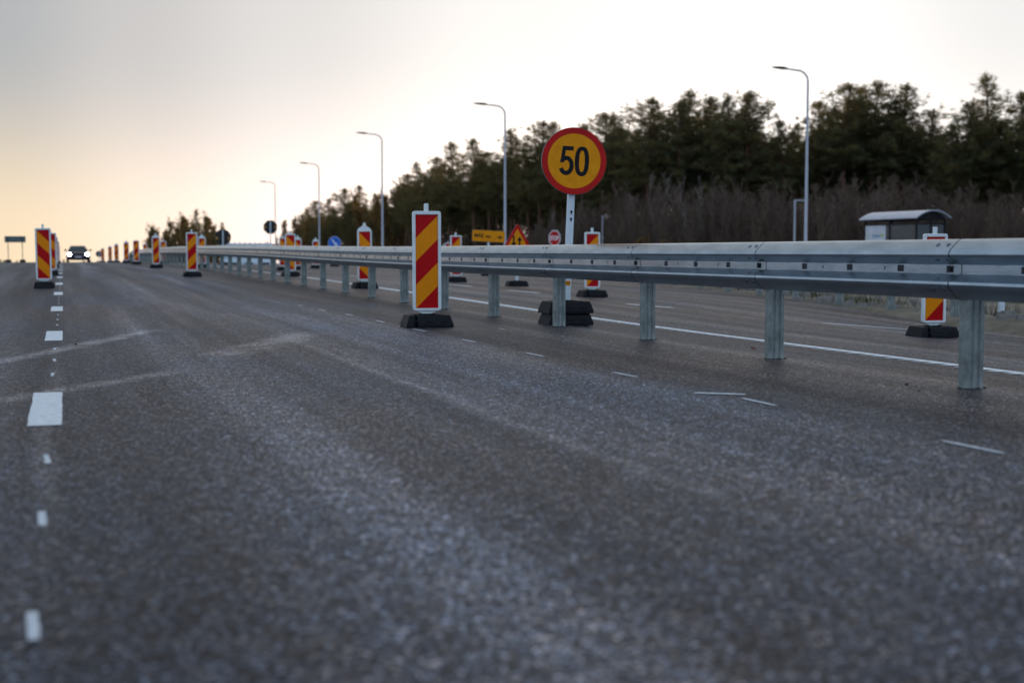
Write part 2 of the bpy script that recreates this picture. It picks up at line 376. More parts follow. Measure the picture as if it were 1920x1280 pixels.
# ------------------------------------------------------------------ mesh helpers
class MB:
    def __init__(self, *mats):
        self.v, self.f, self.mi, self.mats = [], [], [], list(mats)
    def face(self, pts, mi=0):
        n = len(self.v); self.v += [tuple(p) for p in pts]; self.f.append(tuple(range(n, n + len(pts)))); self.mi.append(mi)
    def grid(self, rows, mi=0, closed=False):           # rows of equal length
        n = len(self.v); c = len(rows[0])
        for r in rows: self.v += [tuple(p) for p in r]
        for i in range(len(rows) - 1):
            for j in range(c if closed else c - 1):
                k = (j + 1) % c
                self.f.append((n + i*c + j, n + i*c + k, n + (i+1)*c + k, n + (i+1)*c + j)); self.mi.append(mi)
    def box(self, x, y, z, sx, sy, sz, mi=0, taper=0.0):
        n = len(self.v)
        for k, zz in ((0, z - sz/2), (1, z + sz/2)):
            t = taper * k
            for (a, c) in ((-1, -1), (1, -1), (1, 1), (-1, 1)):
                self.v.append((x + a * (sx/2 - t), y + c * (sy/2 - t), zz))
        for q in ((3, 2, 1, 0), (4, 5, 6, 7), (0, 1, 5, 4), (1, 2, 6, 5), (2, 3, 7, 6), (3, 0, 4, 7)):
            self.f.append(tuple(n + i for i in q)); self.mi.append(mi)
    def prism(self, poly, y0, y1, mi=0, axes='xz', caps=True):   # polygon in xz (ccw seen from -Y), extruded along y
        def P(p, d):
            return (p[0], d, p[1]) if axes == 'xz' else ((d, p[0], p[1]) if axes == 'yz' else (p[0], p[1], d))
        n = len(self.v); k = len(poly)
        self.v += [P(p, y0) for p in poly] + [P(p, y1) for p in poly]
        if caps:
            self.f.append(tuple(n + i for i in range(k))); self.mi.append(mi)
            self.f.append(tuple(n + k + i for i in reversed(range(k)))); self.mi.append(mi)
        for i in range(k):
            j = (i + 1) % k
            self.f.append((n + j, n + i, n + k + i, n + k + j)); self.mi.append(mi)
    def ring(self, outer, inner, y0, y1, mi=0):
        k = len(outer)
        rows = [[(p[0], y1, p[1]) for p in outer], [(p[0], y0, p[1]) for p in outer], [(p[0], y0, p[1]) for p in inner], [(p[0], y1, p[1]) for p in inner]]
        n = len(self.v)
        for r in rows: self.v += r
        for i in range(4):
            a, c = i, (i + 1) % 4
            for j in range(k):
                q = (j + 1) % k
                self.f.append((n + a*k + j, n + a*k + q, n + c*k + q, n + c*k + j)); self.mi.append(mi)
    def tube(self, pts, rad, n=8, mi=0, caps=True):
        pts = [Vector(p) for p in pts]
        if isinstance(rad, (int, float)): rad = [rad] * len(pts)
        rows = []
        ref = None
        for i, p in enumerate(pts):
            d = (pts[min(i + 1, len(pts) - 1)] - pts[max(i - 1, 0)]).normalized()
            if ref is None: ref = Vector((1, 0, 0)) if abs(d.x) < .9 else Vector((0, 1, 0))
            u = d.cross(ref).normalized(); w = d.cross(u); ref = -u.cross(d) if False else ref
            rows.append([p + (u * math.cos(2*math.pi*j/n) + w * math.sin(2*math.pi*j/n)) * rad[i] for j in range(n)])
        self.grid(rows, mi, True)
        if caps:
            self.face(list(reversed(rows[0])), mi); self.face(rows[-1], mi)
    def build(self, name, parent=None, smooth=False, bevel=0.0, mats=None):
        me = bpy.data.meshes.new(name)
        me.from_pydata(self.v, [], self.f)
        for m in (mats or self.mats): me.materials.append(m)
        me.polygons.foreach_set('material_index', self.mi)
        bm = bmesh.new(); bm.from_mesh(me)
        bmesh.ops.remove_doubles(bm, verts=bm.verts, dist=1e-5)
        if len(bm.faces) < 4000: bmesh.ops.recalc_face_normals(bm, faces=bm.faces)
        bm.to_mesh(me); bm.free()
        if smooth: me.polygons.foreach_set('use_smooth', [True] * len(me.polygons))
        o = bpy.data.objects.new(name, me); COL.objects.link(o)
        if parent: o.parent = parent
        if bevel:
            b = o.modifiers.new('bevel', 'BEVEL'); b.width = bevel; b.segments = 2; b.limit_method = 'ANGLE'; b.angle_limit = R(40)
        return o
def smooth_angle(o, a=35):
    me = o.data
    me.polygons.foreach_set('use_smooth', [True] * len(me.polygons))
    me.set_sharp_from_angle(angle=R(a))
    return o
def tag(o, label=None, cat=None, group=None, kind=None):
    if label: o['label'] = label
    if cat: o['category'] = cat
    if group: o['group'] = group
    if kind: o['kind'] = kind
    return o
def thing(name, label, cat, loc=(0, 0, 0), rz=0.0, group=None):
    o = bpy.data.objects.new(name, None); o.empty_display_size = .2; COL.objects.link(o)
    o.location = loc; o.rotation_euler = (0, 0, rz)
    return tag(o, label, cat, group)
def copy_tree(o, parent=None):
    c = o.copy(); COL.objects.link(c)
    if parent: c.parent = parent
    for ch in list(o.children): copy_tree(ch, c)
    return c
def circle(r, n=48, cx=0, cz=0, a0=0): return [(cx + r*math.cos(a0 + 2*math.pi*i/n), cz + r*math.sin(a0 + 2*math.pi*i/n)) for i in range(n)]
def rrect(x0, z0, x1, z1, r, n=5):
    out = []
    for (cx, cz, a) in ((x1 - r, z0 + r, -90), (x1 - r, z1 - r, 0), (x0 + r, z1 - r, 90), (x0 + r, z0 + r, 180)):
        for i in range(n + 1):
            t = R(a + 90 * i / n); out.append((cx + r*math.cos(t), cz + r*math.sin(t)))
    return out
def clip(poly, a, b, c):           # keep a*x+b*z <= c
    out = []
    for i, p in enumerate(poly):
        q = poly[(i + 1) % len(poly)]
        dp, dq = a*p[0] + b*p[1] - c, a*q[0] + b*q[1] - c
        if dp <= 0: out.append(p)
        if (dp < 0 < dq) or (dq < 0 < dp):
            t = dp / (dp - dq); out.append((p[0] + (q[0]-p[0])*t, p[1] + (q[1]-p[1])*t))
    return out
def stroke(mb, pts, w, y, mi=0):   # flat ribbon in xz at depth y
    L_, R_ = [], []
    for i, p in enumerate(pts):
        a, c = pts[max(i-1, 0)], pts[min(i+1, len(pts)-1)]
        d0 = Vector((p[0]-a[0], p[1]-a[1])); d1 = Vector((c[0]-p[0], c[1]-p[1]))
        if d0.length < 1e-9: d0 = d1
        if d1.length < 1e-9: d1 = d0
        d0.normalize(); d1.normalize()
        t = (d0 + d1).normalized(); n = Vector((-t.y, t.x)); k = w/2 / max(.5, n.dot(Vector((-d0.y, d0.x))))
        L_.append((p[0] + n.x*k, y, p[1] + n.y*k)); R_.append((p[0] - n.x*k, y, p[1] - n.y*k))
    mb.grid([L_, R_], mi)
def text_mesh(txt, size, mat, name, parent, x, y, z, bold=0.0, sx=1.0, spacing=1.0):
    cu = bpy.data.curves.new('t', 'FONT'); cu.body = txt; cu.size = size; cu.offset = bold; cu.align_x = 'LEFT'; cu.space_character = spacing
    o = bpy.data.objects.new('t', cu); COL.objects.link(o)
    bpy.context.view_layer.update()
    dg = bpy.context.evaluated_depsgraph_get()
    me = bpy.data.meshes.new_from_object(o.evaluated_get(dg))
    bpy.data.objects.remove(o)
    me.transform(Matrix.Rotation(math.pi/2, 4, 'X') @ Matrix.Scale(sx, 4, (1, 0, 0)))
    me.materials.clear(); me.materials.append(mat); me.name = name
    ob = bpy.data.objects.new(name, me); COL.objects.link(ob); ob.parent = parent; ob.location = (x, y, z)
    return ob

# ------------------------------------------------------------------ ground, road, markings
YS = [-60, -40, -25, -15, -8, -4] + [i * 1.0 for i in range(-2, 60)] + [60 + 2.5 * i for i in range(0, 40)] + [160 + 12 * i for i in range(0, 20)] + [400, 460, 520, 600, 700, 850, 1000, 1300, 1700, 2300, 3000, 4500]
mb = MB(M['asphalt'])
XR = [0, .08, .16, .24, .32, .4, .48, .56, .64, .72, .80, .88, .94, 1]
rows = []
for y in [q for q in YS if q <= 1000]:
    x0, x1 = -7.2, edge(y)
    xs = [x0, -5.5, -3.6, -1.8, 0, 2.2, 4.4] + [4.4 + (x1 - 4.4) * t for t in (.25, .5, .75, 1)]
    row = [(x, y, zroad(x, y)) for x in xs]
    rows.append([(x0 - .02, y, zroad(x0, y) - .3)] + row + [(x1 + .02, y, zroad(x1, y) - .3)])
mb.grid(rows)
tag(smooth_angle(mb.build('road'), 50), kind='structure')
mb = MB(M['earth'])
rows = []
for y in YS:
    xs = [-3000, -1200, -500, -220, -120, -70, -45, -30, -20, -14, -11, -9, -7.9, -7.3, -3, 4] + [edge(y) + d for d in (-.25, .25, .6, 1.2, 2, 3, 4, 5.5, 7)] + [30, 34, 38, 42, 47, 54, 62, 72, 85, 100, 130, 170, 240, 400, 900, 2000, 4000]
    rows.append([(x, y, zterr(x, y) - (0.25 if -7.35 < x < edge(y) - .1 else 0)) for x in xs])
mb.grid(rows)
tag(mb.build('ground', smooth=True), kind='structure')
# bus lane beside the shelter
mb = MB(M['asphalt'])
rows = []
for i in range(0, 36):
    y = 20 + 2.5 * i
    rows.append([(x + max(0, (50 - y)) * .06, y, max(zterr(x2, y) for x2 in (x - 1, x, x + 1)) + .07) for x in (27, 28.5, 30, 31.5, 33)])
mb.grid(rows)
tag(mb.build('bus_stop_lane', smooth=True), kind='structure')

DZ = 0.004
def strip(mb, x0, y0, x1, y1, w0, w1=None, n=None, mi=0, ragged=0):
    w1 = w0 if w1 is None else w1
    n = n or max(2, int(abs(y1 - y0) / 1.0) + 2)
    rows = []
    for i in range(n):
        t = i / (n - 1); x, y, w = x0 + (x1-x0)*t, y0 + (y1-y0)*t, w0 + (w1-w0)*t
        a = x - w/2 + random.uniform(-ragged, ragged); c = x + w/2 + random.uniform(-ragged, ragged)
        rows.append([(a, y, zroad(a, y) + DZ), (c, y, zroad(c, y) + DZ)])
    mb.grid(rows, mi)
# left lane line: dashes of 1.35 m and small pre-marking dots between them
mb = MB(M['marking'])
LX = -0.085
y = 5.66 - 5.42 * 1
dash_y = []
for k in range(0, 26):
    y0 = 5.66 + 5.42 * k
    dash_y.append(y0); strip(mb, LX, y0, LX, y0 + 1.34, 0.134, n=16, ragged=.0025)
tag(mb.build('lane_line'), kind='structure')
mb = MB(M['chalk'])
for k in range(-1, 10):
    for j in range(3):
        y0 = 5.66 + 5.42 * k + 2.27 + j * 1.06
        strip(mb, LX + .015 + random.uniform(-.008, .008), y0, LX + .015, y0 + .20, .019, .022, n=4, ragged=.003)
tag(mb.build('lane_premarking'), kind='structure')
# thin slanting spray dashes in front of the rail
mb = MB(M['chalk'])
for (ax, ay, bx, by, wd) in [(1773, 829, 1889, 853, .014), (1393, 748, 1457, 762, .014), (1150, 699, 1196, 708, .014), (986, 662, 1020, 669, .014), (866, 637, 891, 642, .014), (774, 617, 799, 622, .013),
                             (704, 601, 721, 605, .013), (648, 589, 662, 592, .013), (598, 580, 610, 583, .013), (558, 572, 568, 574, .013), (1303, 738, 1400, 741, .016), (935, 616, 946, 618, .012)]:
    a, c = Vector(G(ax, ay)), Vector(G(bx, by))
    d = (c - a).normalized(); nrm_ = Vector((-d.y, d.x)) * wd
    if ax == 1303: nrm_ *= 1.8
    rows = []
    for i in range(6):
        p = a.lerp(c, i / 5); w_ = .5 + .5 * math.sin(math.pi * (.15 + .7 * i / 5))
        rows.append([(p.x + nrm_.x * s * w_, p.y + nrm_.y * s * w_, zroad(p.x, p.y) + DZ) for s in (-1, 1)])
    mb.grid(rows)
tag(mb.build('spray_mark'), kind='structure')
# right carriageway edge line with a ribbed (rumble) left margin
mb = MB(M['marking'])
strip(mb, 5.66, -12, 5.66, 150, .13, n=140, ragged=.004)
for i in range(0, 150):
    y0 = 1.0 + i * .16
    strip(mb, 5.545, y0, 5.545, y0 + .07, .10, n=2, ragged=.006)
tag(mb.build('edge_line'), kind='structure')
mb = MB(M['marking'])
a, c = G(1545, 606), G(1722, 619)
strip(mb, a[0], a[1], c[0], c[1], .11)
for (pa, pb) in (((1175, 570), (1262, 577)), ((952, 544), (1010, 549)), ((842, 533), (885, 537)), ((655, 517), (700, 521))):
    a, c = G(*pa), G(*pb); strip(mb, a[0], a[1], c[0], c[1], .12)
tag(mb.build('right_lane_line'), kind='structure')

# ------------------------------------------------------------------ median guardrail
RX = 4.36
SP = 2.008
Y0 = 5.75
WP = [(-.004, 0.0), (-.016, .003), (-.034, .016), (-.066, .048), (-.080, .066), (-.083, .079), (-.079, .092), (-.014, .124), (0, .131),
      (0, .179), (-.014, .186), (-.079, .218), (-.083, .231), (-.080, .244), (-.066, .262), (-.034, .294), (-.016, .307), (-.004, .310)]
NW = len(WP)
def wnorm(i):
    a = Vector(WP[max(i-1, 0)]); c = Vector(WP[min(i+1, len(WP)-1)]); d = (c - a).normalized(); return Vector((d.y, -d.x))
def beam_mesh(detail=True):
    mb = MB(M['galv'], M['dark_steel_seam_shade'])
    y0, y1 = 0.0, SP - .009
    ov = .20
    def prof(off): return [(p[0] + wnorm(i).x * off, p[1] + wnorm(i).y * off) for i, p in enumerate(WP)]
    front, back = prof(0), prof(.0035)
    # the flat valley (points 6-7) is left out and rebuilt with slots
    def sweep(ps, ya, yb, idx, mi=0):
        mb.grid([[(ps[i][0], yy, ps[i][1]) for i in idx] for yy in (ya, yb)], mi)
    sweep(front, y0, y1, range(0, 9)); sweep(front, y0, y1, range(9, NW))
    sweep(back, y0 - ov, y0 - .016, range(0, NW)); sweep(back, y0 - .016, y0 + .004, range(0, NW), 1); sweep(back, y0 + .004, y1, range(0, NW))  # dark strip on the back layer is painted shade inside the joint gap
    for yy in (y0, y1):
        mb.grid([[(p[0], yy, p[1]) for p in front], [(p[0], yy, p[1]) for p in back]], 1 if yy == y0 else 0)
    cuts = []
    for f in (0.035, .25, .5, .75): cuts.append((f * SP - .030 + .02, f * SP + .030 + .02, .138, .174, 1))
    for f in (.335, .655): cuts.append((f * SP - .007, f * SP + .007, .149, .163, 0))
    cuts.sort()
    ya = y0
    for (c0, c1, z0, z1, boltp) in cuts:
        mb.face([(0, ya, .131), (0, c0, .131), (0, c0, .179), (0, ya, .179)])
        mb.face([(0, c0, .131), (0, c1, .131), (0, c1, z0), (0, c0, z0)]); mb.face([(0, c0, z1), (0, c1, z1), (0, c1, .179), (0, c0, .179)])
        # pocket behind the slot
        d = .0032
        for q in ([(0, c0, z0), (0, c1, z0), (d, c1, z0), (d, c0, z0)], [(0, c0, z1), (0, c1, z1), (d, c1, z1), (d, c0, z1)], [(0, c0, z0), (0, c0, z1), (d, c0, z1), (d, c0, z0)], [(0, c1, z0), (0, c1, z1), (d, c1, z1), (d, c1, z0)]):
            mb.face(q, 0)
        mb.face([(d, c0, z0), (d, c1, z0), (d, c1, z1), (d, c0, z1)], 1)
        ya = c1
    mb.face([(0, ya, .131), (0, y1, .131), (0, y1, .179), (0, ya, .179)])
    return mb
def bolt_meshes():
    out = []
    for (i, t) in ((14.6, 0), (10.55, .55), (6.45, .3), (3.2, 0)):
        k = int(i); fr = i - k
        p = Vector(WP[k]).lerp(Vector(WP[k+1]), fr)
        d = (Vector(WP[k+1]) - Vector(WP[k])).normalized(); n = Vector((-d.y, d.x))
        if n.x > 0: n = -n
        for yy in (.045, .130):
            mb = MB(M['bolt'])
            c = Vector((p.x, yy, p.y)); nn = Vector((n.x, 0, n.y))
            mb.tube([c - nn * .001, c + nn * .0025, c + nn * .004], [.0135, .0125, .007], 10); out.append(mb)
    mb = MB(M['dark_steel_seam_shade']); mb.tube([(-.001, .090, .155), (-.011, .090, .155)], [.013, .011], 6); out.append(mb)
    return out
def post_mesh(h):
    mb = MB(M['galv_post'])
    # sigma-shaped section with a grooved web, flange towards the road
    sec = [(.003, -.032), (.024, -.032), (.030, -.022), (.044, -.022), (.050, -.031), (.066, -.031), (.072, -.022), (.084, -.022), (.089, -.031), (.110, -.031),
           (.110, .030), (.104, .030), (.104, -.014), (.009, -.014), (.009, .030), (.003, .030)]
    n = len(sec)
    mb.prism(sec, -.25, h, axes='xy')
    return mb
def crumb_mesh(rng):
    mb = MB(M['tar'])
    for _ in range(26):
        a = rng.uniform(0, 2*math.pi); rr = rng.uniform(.8, 1.3)
        x, y = .056 + math.cos(a) * .066 * rr, math.sin(a) * .044 * rr
        s = rng.uniform(.003, .008)
        mb.box(x, y, s * .35, s * 2, s * 1.6, s * .9, 0, taper=s*.3)
    k = 22
    ringp = [(.056 + math.cos(2*math.pi*i/k) * .066 * rng.uniform(.75, 1.15), math.sin(2*math.pi*i/k) * .046 * rng.uniform(.75, 1.15)) for i in range(k)]
    mb.prism(ringp, .0005, .0025, axes='xy')
    return mb
rail = thing('guardrail', 'long galvanised W-beam guardrail on steel posts running along the middle of the road', 'guardrail', (RX, Y0, 0))
KMAX = 50
KT = 43
def rail_z(k):
    y = Y0 + SP * k
    z = zroad(RX, y) + .455
    if k > KT: z -= .62 * ((k - KT) / (KMAX - KT)) ** 1.0
    return z
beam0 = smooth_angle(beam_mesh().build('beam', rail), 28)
for p in beam0.data.polygons:          # valley strip and slot pockets stay flat
    if max(abs(c) for c in p.normal) > .9995: p.use_smooth = False
bolts0 = [m_.build('bolt', beam0) for m_ in bolt_meshes()]
post0 = post_mesh(.60).build('post', rail)
rngc = random.Random(5)
crumb0 = crumb_mesh(rngc).build('broken_asphalt', post0)
first = True
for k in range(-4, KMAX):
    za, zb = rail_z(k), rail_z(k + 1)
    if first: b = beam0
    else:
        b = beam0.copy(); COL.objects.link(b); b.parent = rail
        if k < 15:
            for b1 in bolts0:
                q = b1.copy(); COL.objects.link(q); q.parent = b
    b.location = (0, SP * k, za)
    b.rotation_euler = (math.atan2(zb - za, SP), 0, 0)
    if k < KMAX - 2:
        if first: p = post0
        else:
            p = post0.copy(); COL.objects.link(p); p.parent = rail
            if k < 14:
                q = crumb0.copy(); COL.objects.link(q); q.parent = p; q.rotation_euler = (0, 0, 0)
        p.location = (0, SP * k - .02, zroad(RX, Y0 + SP * k) + min(0, (za + .15) - (zroad(RX, Y0 + SP*k) + .60)))
    first = False

# guardrail on the far side of the right carriageway
far = thing('guardrail', 'grey steel guardrail along the gravel verge on the far side of the right carriageway', 'guardrail', (9.5, 5, 0))
fb = None
FL = [(8.35 + .0, -10)] 
def fx(y): return edge(y) + .42
y = 1.0
ps = []
while y < 90: ps.append((fx(y), y)); y += 2.0
for i in range(len(ps) - 1):
    (xa, ya), (xb, yb) = ps[i], ps[i+1]
    ln = math.hypot(xb - xa, yb - ya)
    za = zroad(edge(ya), ya) + .42; zb = zroad(edge(yb), yb) + .42
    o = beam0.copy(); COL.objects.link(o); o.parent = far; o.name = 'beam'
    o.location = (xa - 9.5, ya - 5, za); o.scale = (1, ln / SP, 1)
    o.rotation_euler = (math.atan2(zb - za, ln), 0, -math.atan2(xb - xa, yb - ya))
    p = post0.copy(); COL.objects.link(p); p.parent = far
    p.location = (xa - 9.5, ya - 5, zterr(xa, ya) + .1); p.rotation_euler = (0, 0, -.18)

# ------------------------------------------------------------------ marker boards
def rubber_base_mesh(w=.32, d=.445, h=.115):
    # block running along x with sloped ends and a hand notch at opposite corners
    mb = MB(M['rubber'])
    def sec(x, ins):
        k = ins
        return [(-w/2 + k, 0), (w/2 - k, 0), (w/2 - k, .030), (w/2 - .016 - k, h - .012), (w/2 - .028 - k, h), (-w/2 + .028 + k, h), (-w/2 + .016 + k, h - .012), (-w/2 + k, .030)]
    x0, x1 = -d/2, d/2
    segs = [(x0, x0 + .075, 0), (x0 + .075, x0 + .105, 1), (x0 + .105, x1 - .105, 0), (x1 - .105, x1 - .075, 2), (x1 - .075, x1, 0)]
    for (a, c, nt) in segs:
        s_ = sec(a, 0)
        if nt: s_ = [((max(y, -w/2 + .055) if nt == 1 else min(y, w/2 - .055)), z) for y, z in s_]
        ra = [(a + (.032 * max(0, z - .03) / (h - .03) if a == x0 else 0), y, z) for y, z in s_]
        rc = [(c - (.032 * max(0, z - .03) / (h - .03) if c == x1 else 0), y, z) for y, z in s_]
        mb.grid([ra, rc], 0, True); mb.face(list(reversed(ra))); mb.face(rc)
    for yy in (-.085, .085): mb.box(0, yy, h + .001, d - .16, .014, .006)
    mb.box(0, 0, h + .004, .15, .12, .014)
    for xx in (-.13, 0, .13): mb.box(xx, -w/2 + .002, .055, .07, .006, .012)
    return mb
def marker_parts(root, mirrored, peaked, end_on=False):
    W2, ZB, ZT = .135, .155, 1.075
    fr = MB(M['white_plastic'])
    fr.prism(rrect(-W2 + .004, ZB, W2 - .004, ZT, .02), -.012, .020)
    outer = rrect(-W2, ZB - .002, W2, ZT + .002, .024); inner = rrect(-W2 + .028, ZB + .020, W2 - .028, ZT - .030, .006)
    fr.ring(outer, inner, -.028, -.010)
    if peaked:
        fr.prism([(-W2 + .01, ZT - .005), (W2 - .01, ZT - .005), (W2 - .03, ZT + .03), (.03, ZT + .075), (.019, ZT + .13), (-.019, ZT + .13), (-.03, ZT + .075), (-W2 + .03, ZT + .03)], -.018, .016)
    else:
        fr.prism(rrect(-.019, ZT - .005, .019, ZT + .072, .006), -.016, .016)
    fr.prism([(-.02, .105), (.02, .105), (.05, .128), (W2 - .012, ZB + .003), (-W2 + .012, ZB + .003), (-.05, .128)], -.014, .016)
    fo = smooth_angle(fr.build('frame', root, bevel=.003), 40)
    x0, x1, z0, z1 = -W2 + .030, W2 - .030, ZB + .022, ZT - .032
    w = x1 - x0
    pn = MB(M['red_refl'], M['yellow_refl'])
    rect = [(x0, z0), (x1, z0), (x1, z1), (x0, z1)]
    per = 1.035 * w
    for i in range(6):
        # s = (z1 - z) + (x - x0) lies between i*per and (i+1)*per
        sx = -1 if mirrored else 1
        base = (-x0 if not mirrored else x1)
        poly = clip(rect, sx, -1, (i + 1) * per - z1 - base)
        poly = clip(poly, -sx, 1, -(i * per - z1 - base))
        if len(poly) > 2: pn.prism(poly, -.0165, -.0125, i % 2)
    pn.build('striped_panel', root)
    o = rubber_base_mesh(.345 if end_on else .32).build('rubber_base', root, bevel=.006)
    if end_on: o.rotation_euler = (0, 0, math.pi / 2)
PROTO = {}
def marker(px, zc, label, mirrored=False, peaked=False, turn=0.0, group=None, tilt=0.0, end_on=False):
    x, y, z = W(px, zc)
    key = (mirrored, peaked, end_on)
    if key not in PROTO:
        r = thing('marker_board', label, 'road marker', (x, y, z))
        marker_parts(r, mirrored, peaked, end_on); PROTO[key] = r
    else:
        r = copy_tree(PROTO[key])
    r.location = (x, y, z); r.rotation_euler = (R(random.uniform(-.6, .6)), tilt, turn)
    slope = (gz(x, y + .5) - gz(x, y - .5))
    tag(r, label, 'road marker', group)
    return r
ga = 'marker boards along the left lane line'
marker(84, 24.0, 'striped marker board at far left beside the dashed line, largest of its row', True, False, R(-2), ga, tilt=R(-.5), end_on=True)
marker(97.5, 34.0, 'striped marker board half hidden right behind the big far left marker', True, False, 0, ga, end_on=True)
marker(103, 47.0, 'third striped marker back in the left row, black base showing by the dashes', True, False, 0, ga, end_on=True)
marker(107.6, 64.0, 'fourth striped marker back in the left row, only a thin strip showing', True, False, 0, ga, end_on=True)
marker(110.4, 90.0, 'farthest striped marker of the left row, near the road crest', True, False, 0, ga, end_on=True)
gb = 'marker boards in front of the guardrail'
marker(800, 12.45, 'large striped marker board on black rubber base, nearest in front of the guardrail', False, False, R(-3), gb)
marker(361, 32.6, 'striped marker board in front of the guardrail, left of the round dark sign back', False, False, 0, gb)
marker(294, 46.5, 'striped marker with peaked white cap, third in front of the guardrail', False, True, 0, gb)
marker(257, 60.5, 'striped marker where the guardrail bends over the crest, fourth of its row', False, False, 0, gb)
marker(238.5, 70.5, 'fifth striped marker of the row towards the car, beside the sloping rail end', False, True, 0, gb)
marker(220, 84.0, 'sixth striped marker of the row towards the car, past the rail end', False, True, 0, gb)
marker(208, 96.0, 'seventh striped marker of the row towards the car, low on the crest', False, True, 0, gb)
marker(194, 106.0, 'smallest striped marker on the crest, the one closest to the oncoming car', False, False, 0, gb)
gc = 'marker boards just behind the guardrail'
marker(684, 24.6, 'peaked white framed striped marker behind the guardrail, between blue sign and front marker', True, True, 0, gc)
marker(545, 33.8, 'dark red topped striped marker behind the guardrail right of the octagonal sign back', True, False, R(2), gc)
marker(380, 48.0, 'striped marker behind the guardrail just left of the round dark sign back', False, True, 0, gc)
marker(308, 63.0, 'small striped marker behind the guardrail in front of the tree clump', False, False, 0, gc)
marker(274, 80.0, 'tiny striped marker behind the guardrail at the left foot of the tree clump', False, False, 0, gc)
gd = 'marker boards on the right carriageway'
marker(1750, 13.9, 'striped marker in front of the bus shelter, its middle hidden by the guardrail', False, False, R(-4), gd)
marker(1110, 22.2, 'bright striped marker behind the guardrail, right of the pole of the 50 sign', False, False, 0, gd)
marker(855, 31.0, 'striped marker behind the guardrail left of the yellow direction sign', False, False, 0, gd)
marker(840, 58.0, 'little striped marker peeping out left of the one beside the yellow direction sign', False, False, 0, gd)
marker(832, 76.0, 'faintest white topped marker next to the right edge of the nearest striped marker', False, True, 0, gd)
marker(559, 47.0, 'small striped marker close behind the dark red topped one, on its right', True, True, 0, gd)
marker(532, 44.0, 'narrow amber striped marker peeping out left of the dark red topped one', True, False, 0, gd)
marker(593, 52.5, 'peaked striped marker behind the guardrail left of the round blue arrow sign', False, True, 0, gd)

# ------------------------------------------------------------------ signs
def sq_post(mb, z0, z1, w=.075, x=0, y=0, mi=0): mb.box(x, y, (z0 + z1)/2, w, w * .7, z1 - z0, mi)
def stacked_bases(root, n=1, w=.32, d=.445):
    z = 0
    for i in range(n):
        o = rubber_base_mesh(w, d).build('rubber_base', root, bevel=.006); o.location = (0, 0, z); z += .117
    return z
# the 50 sign
x, y, z = W(1063, 13.0)
x = 4.635
s50 = thing('speed_limit_sign', 'tall round amber speed limit sign reading 50 with red ring on white pole', 'road sign', (x, y, z))
stacked_bases(s50, 2, .32, .46)
pole = MB(M['post_white'], M['sign_black'])
sq_post(pole, .12, 1.78, .066)
po = pole.build('pole', s50, bevel=.004); po.rotation_euler = (0, R(2.4), 0)
kh = MB(M['sign_black'])
for zz in (1.10, 1.03):
    kh.prism(circle(.012, 14, .002, zz), -.0255, -.0232)
    kh.prism([(-.003, zz - .026), (.007, zz - .026), (.007, zz - .010), (-.003, zz - .010)], -.0255, -.0232)
kh.build('key_slots', po)
st = MB(M['sign_yellow'], M['sign_black'])
st.prism(rrect(-.026, .385, .022, .43, .004), -.0255, -.0232, 0)
for cx in (-.013, .008): st.ring(circle(.008, 10, cx, .408), circle(.004, 10, cx, .408), -.0265, -.0256, 1)
st.build('sticker', po)
disc = MB(M['sign_back_grey'])
RD = .322
disc.prism(circle(RD, 64, 0, 1.585), -.060, -.035)
for zz in (1.42, 1.75): disc.box(0, -.03, zz, .16, .02, .04)
do = smooth_angle(disc.build('sign_plate', s50), 40); do.rotation_euler = (0, R(2.4), R(-7))
fc = MB(M['sign_red'], M['sign_yellow'])
fc.ring(circle(RD - .002, 64, 0, 1.585), circle(RD * .815, 64, 0, 1.585), -.0635, -.0605, 0)
fc.prism(circle(RD * .815, 64, 0, 1.585), -.063, -.0606, 1)
fo = fc.build('sign_face', do)
riv = MB(M['sign_yellow'])
for zz in (1.79, 1.745, 1.50, 1.455): riv.prism(circle(.006, 10, 0, zz), -.066, -.0631)
riv.build('rivets', do)
dg = MB(M['sign_black'])
S_ = .318 / .62                        # digit scale: metres per sign-diameter unit
zc0 = 1.585
H2 = .139                              # half digit height
wst = .047
# 5
cx = -.073
pts = [(cx + .066, H2 - wst*.5), (cx - .0375, H2 - wst*.5)]
stroke(dg, [(cx + .062, zc0 + H2 - .020), (cx - .046, zc0 + H2 - .020)], .040, -.0645)
dg.face([(cx - .046, -.0646, zc0 + H2), (cx - .066, -.0646, zc0 - .024), (cx - .030, -.0646, zc0 - .014), (cx - .014, -.0646, zc0 + H2 - .035)][::-1])
arc = []
for i in range(25):
    a = R(158 - i * (158 + 158) / 24)
    arc.append((cx - .006 + .0545 * math.cos(a), zc0 - .0465 + (.0720 if True else 0) * math.sin(a)))
arc = [(cx - .048, zc0 - .012)] + arc[2:]
stroke(dg, arc, .042, -.0644)
# 0
cx = .076
def superell(a, bq, n=56, e=.82): return [(cx + a * math.copysign(abs(math.cos(t))**e, math.cos(t)), zc0 + bq * math.copysign(abs(math.sin(t))**e, math.sin(t))) for t in [2*math.pi*i/n for i in range(n)]]
dg.ring(superell(.071, H2 + .003), superell(.0285, H2 - .036), -.0646, -.0632)
dg.build('digits', do)

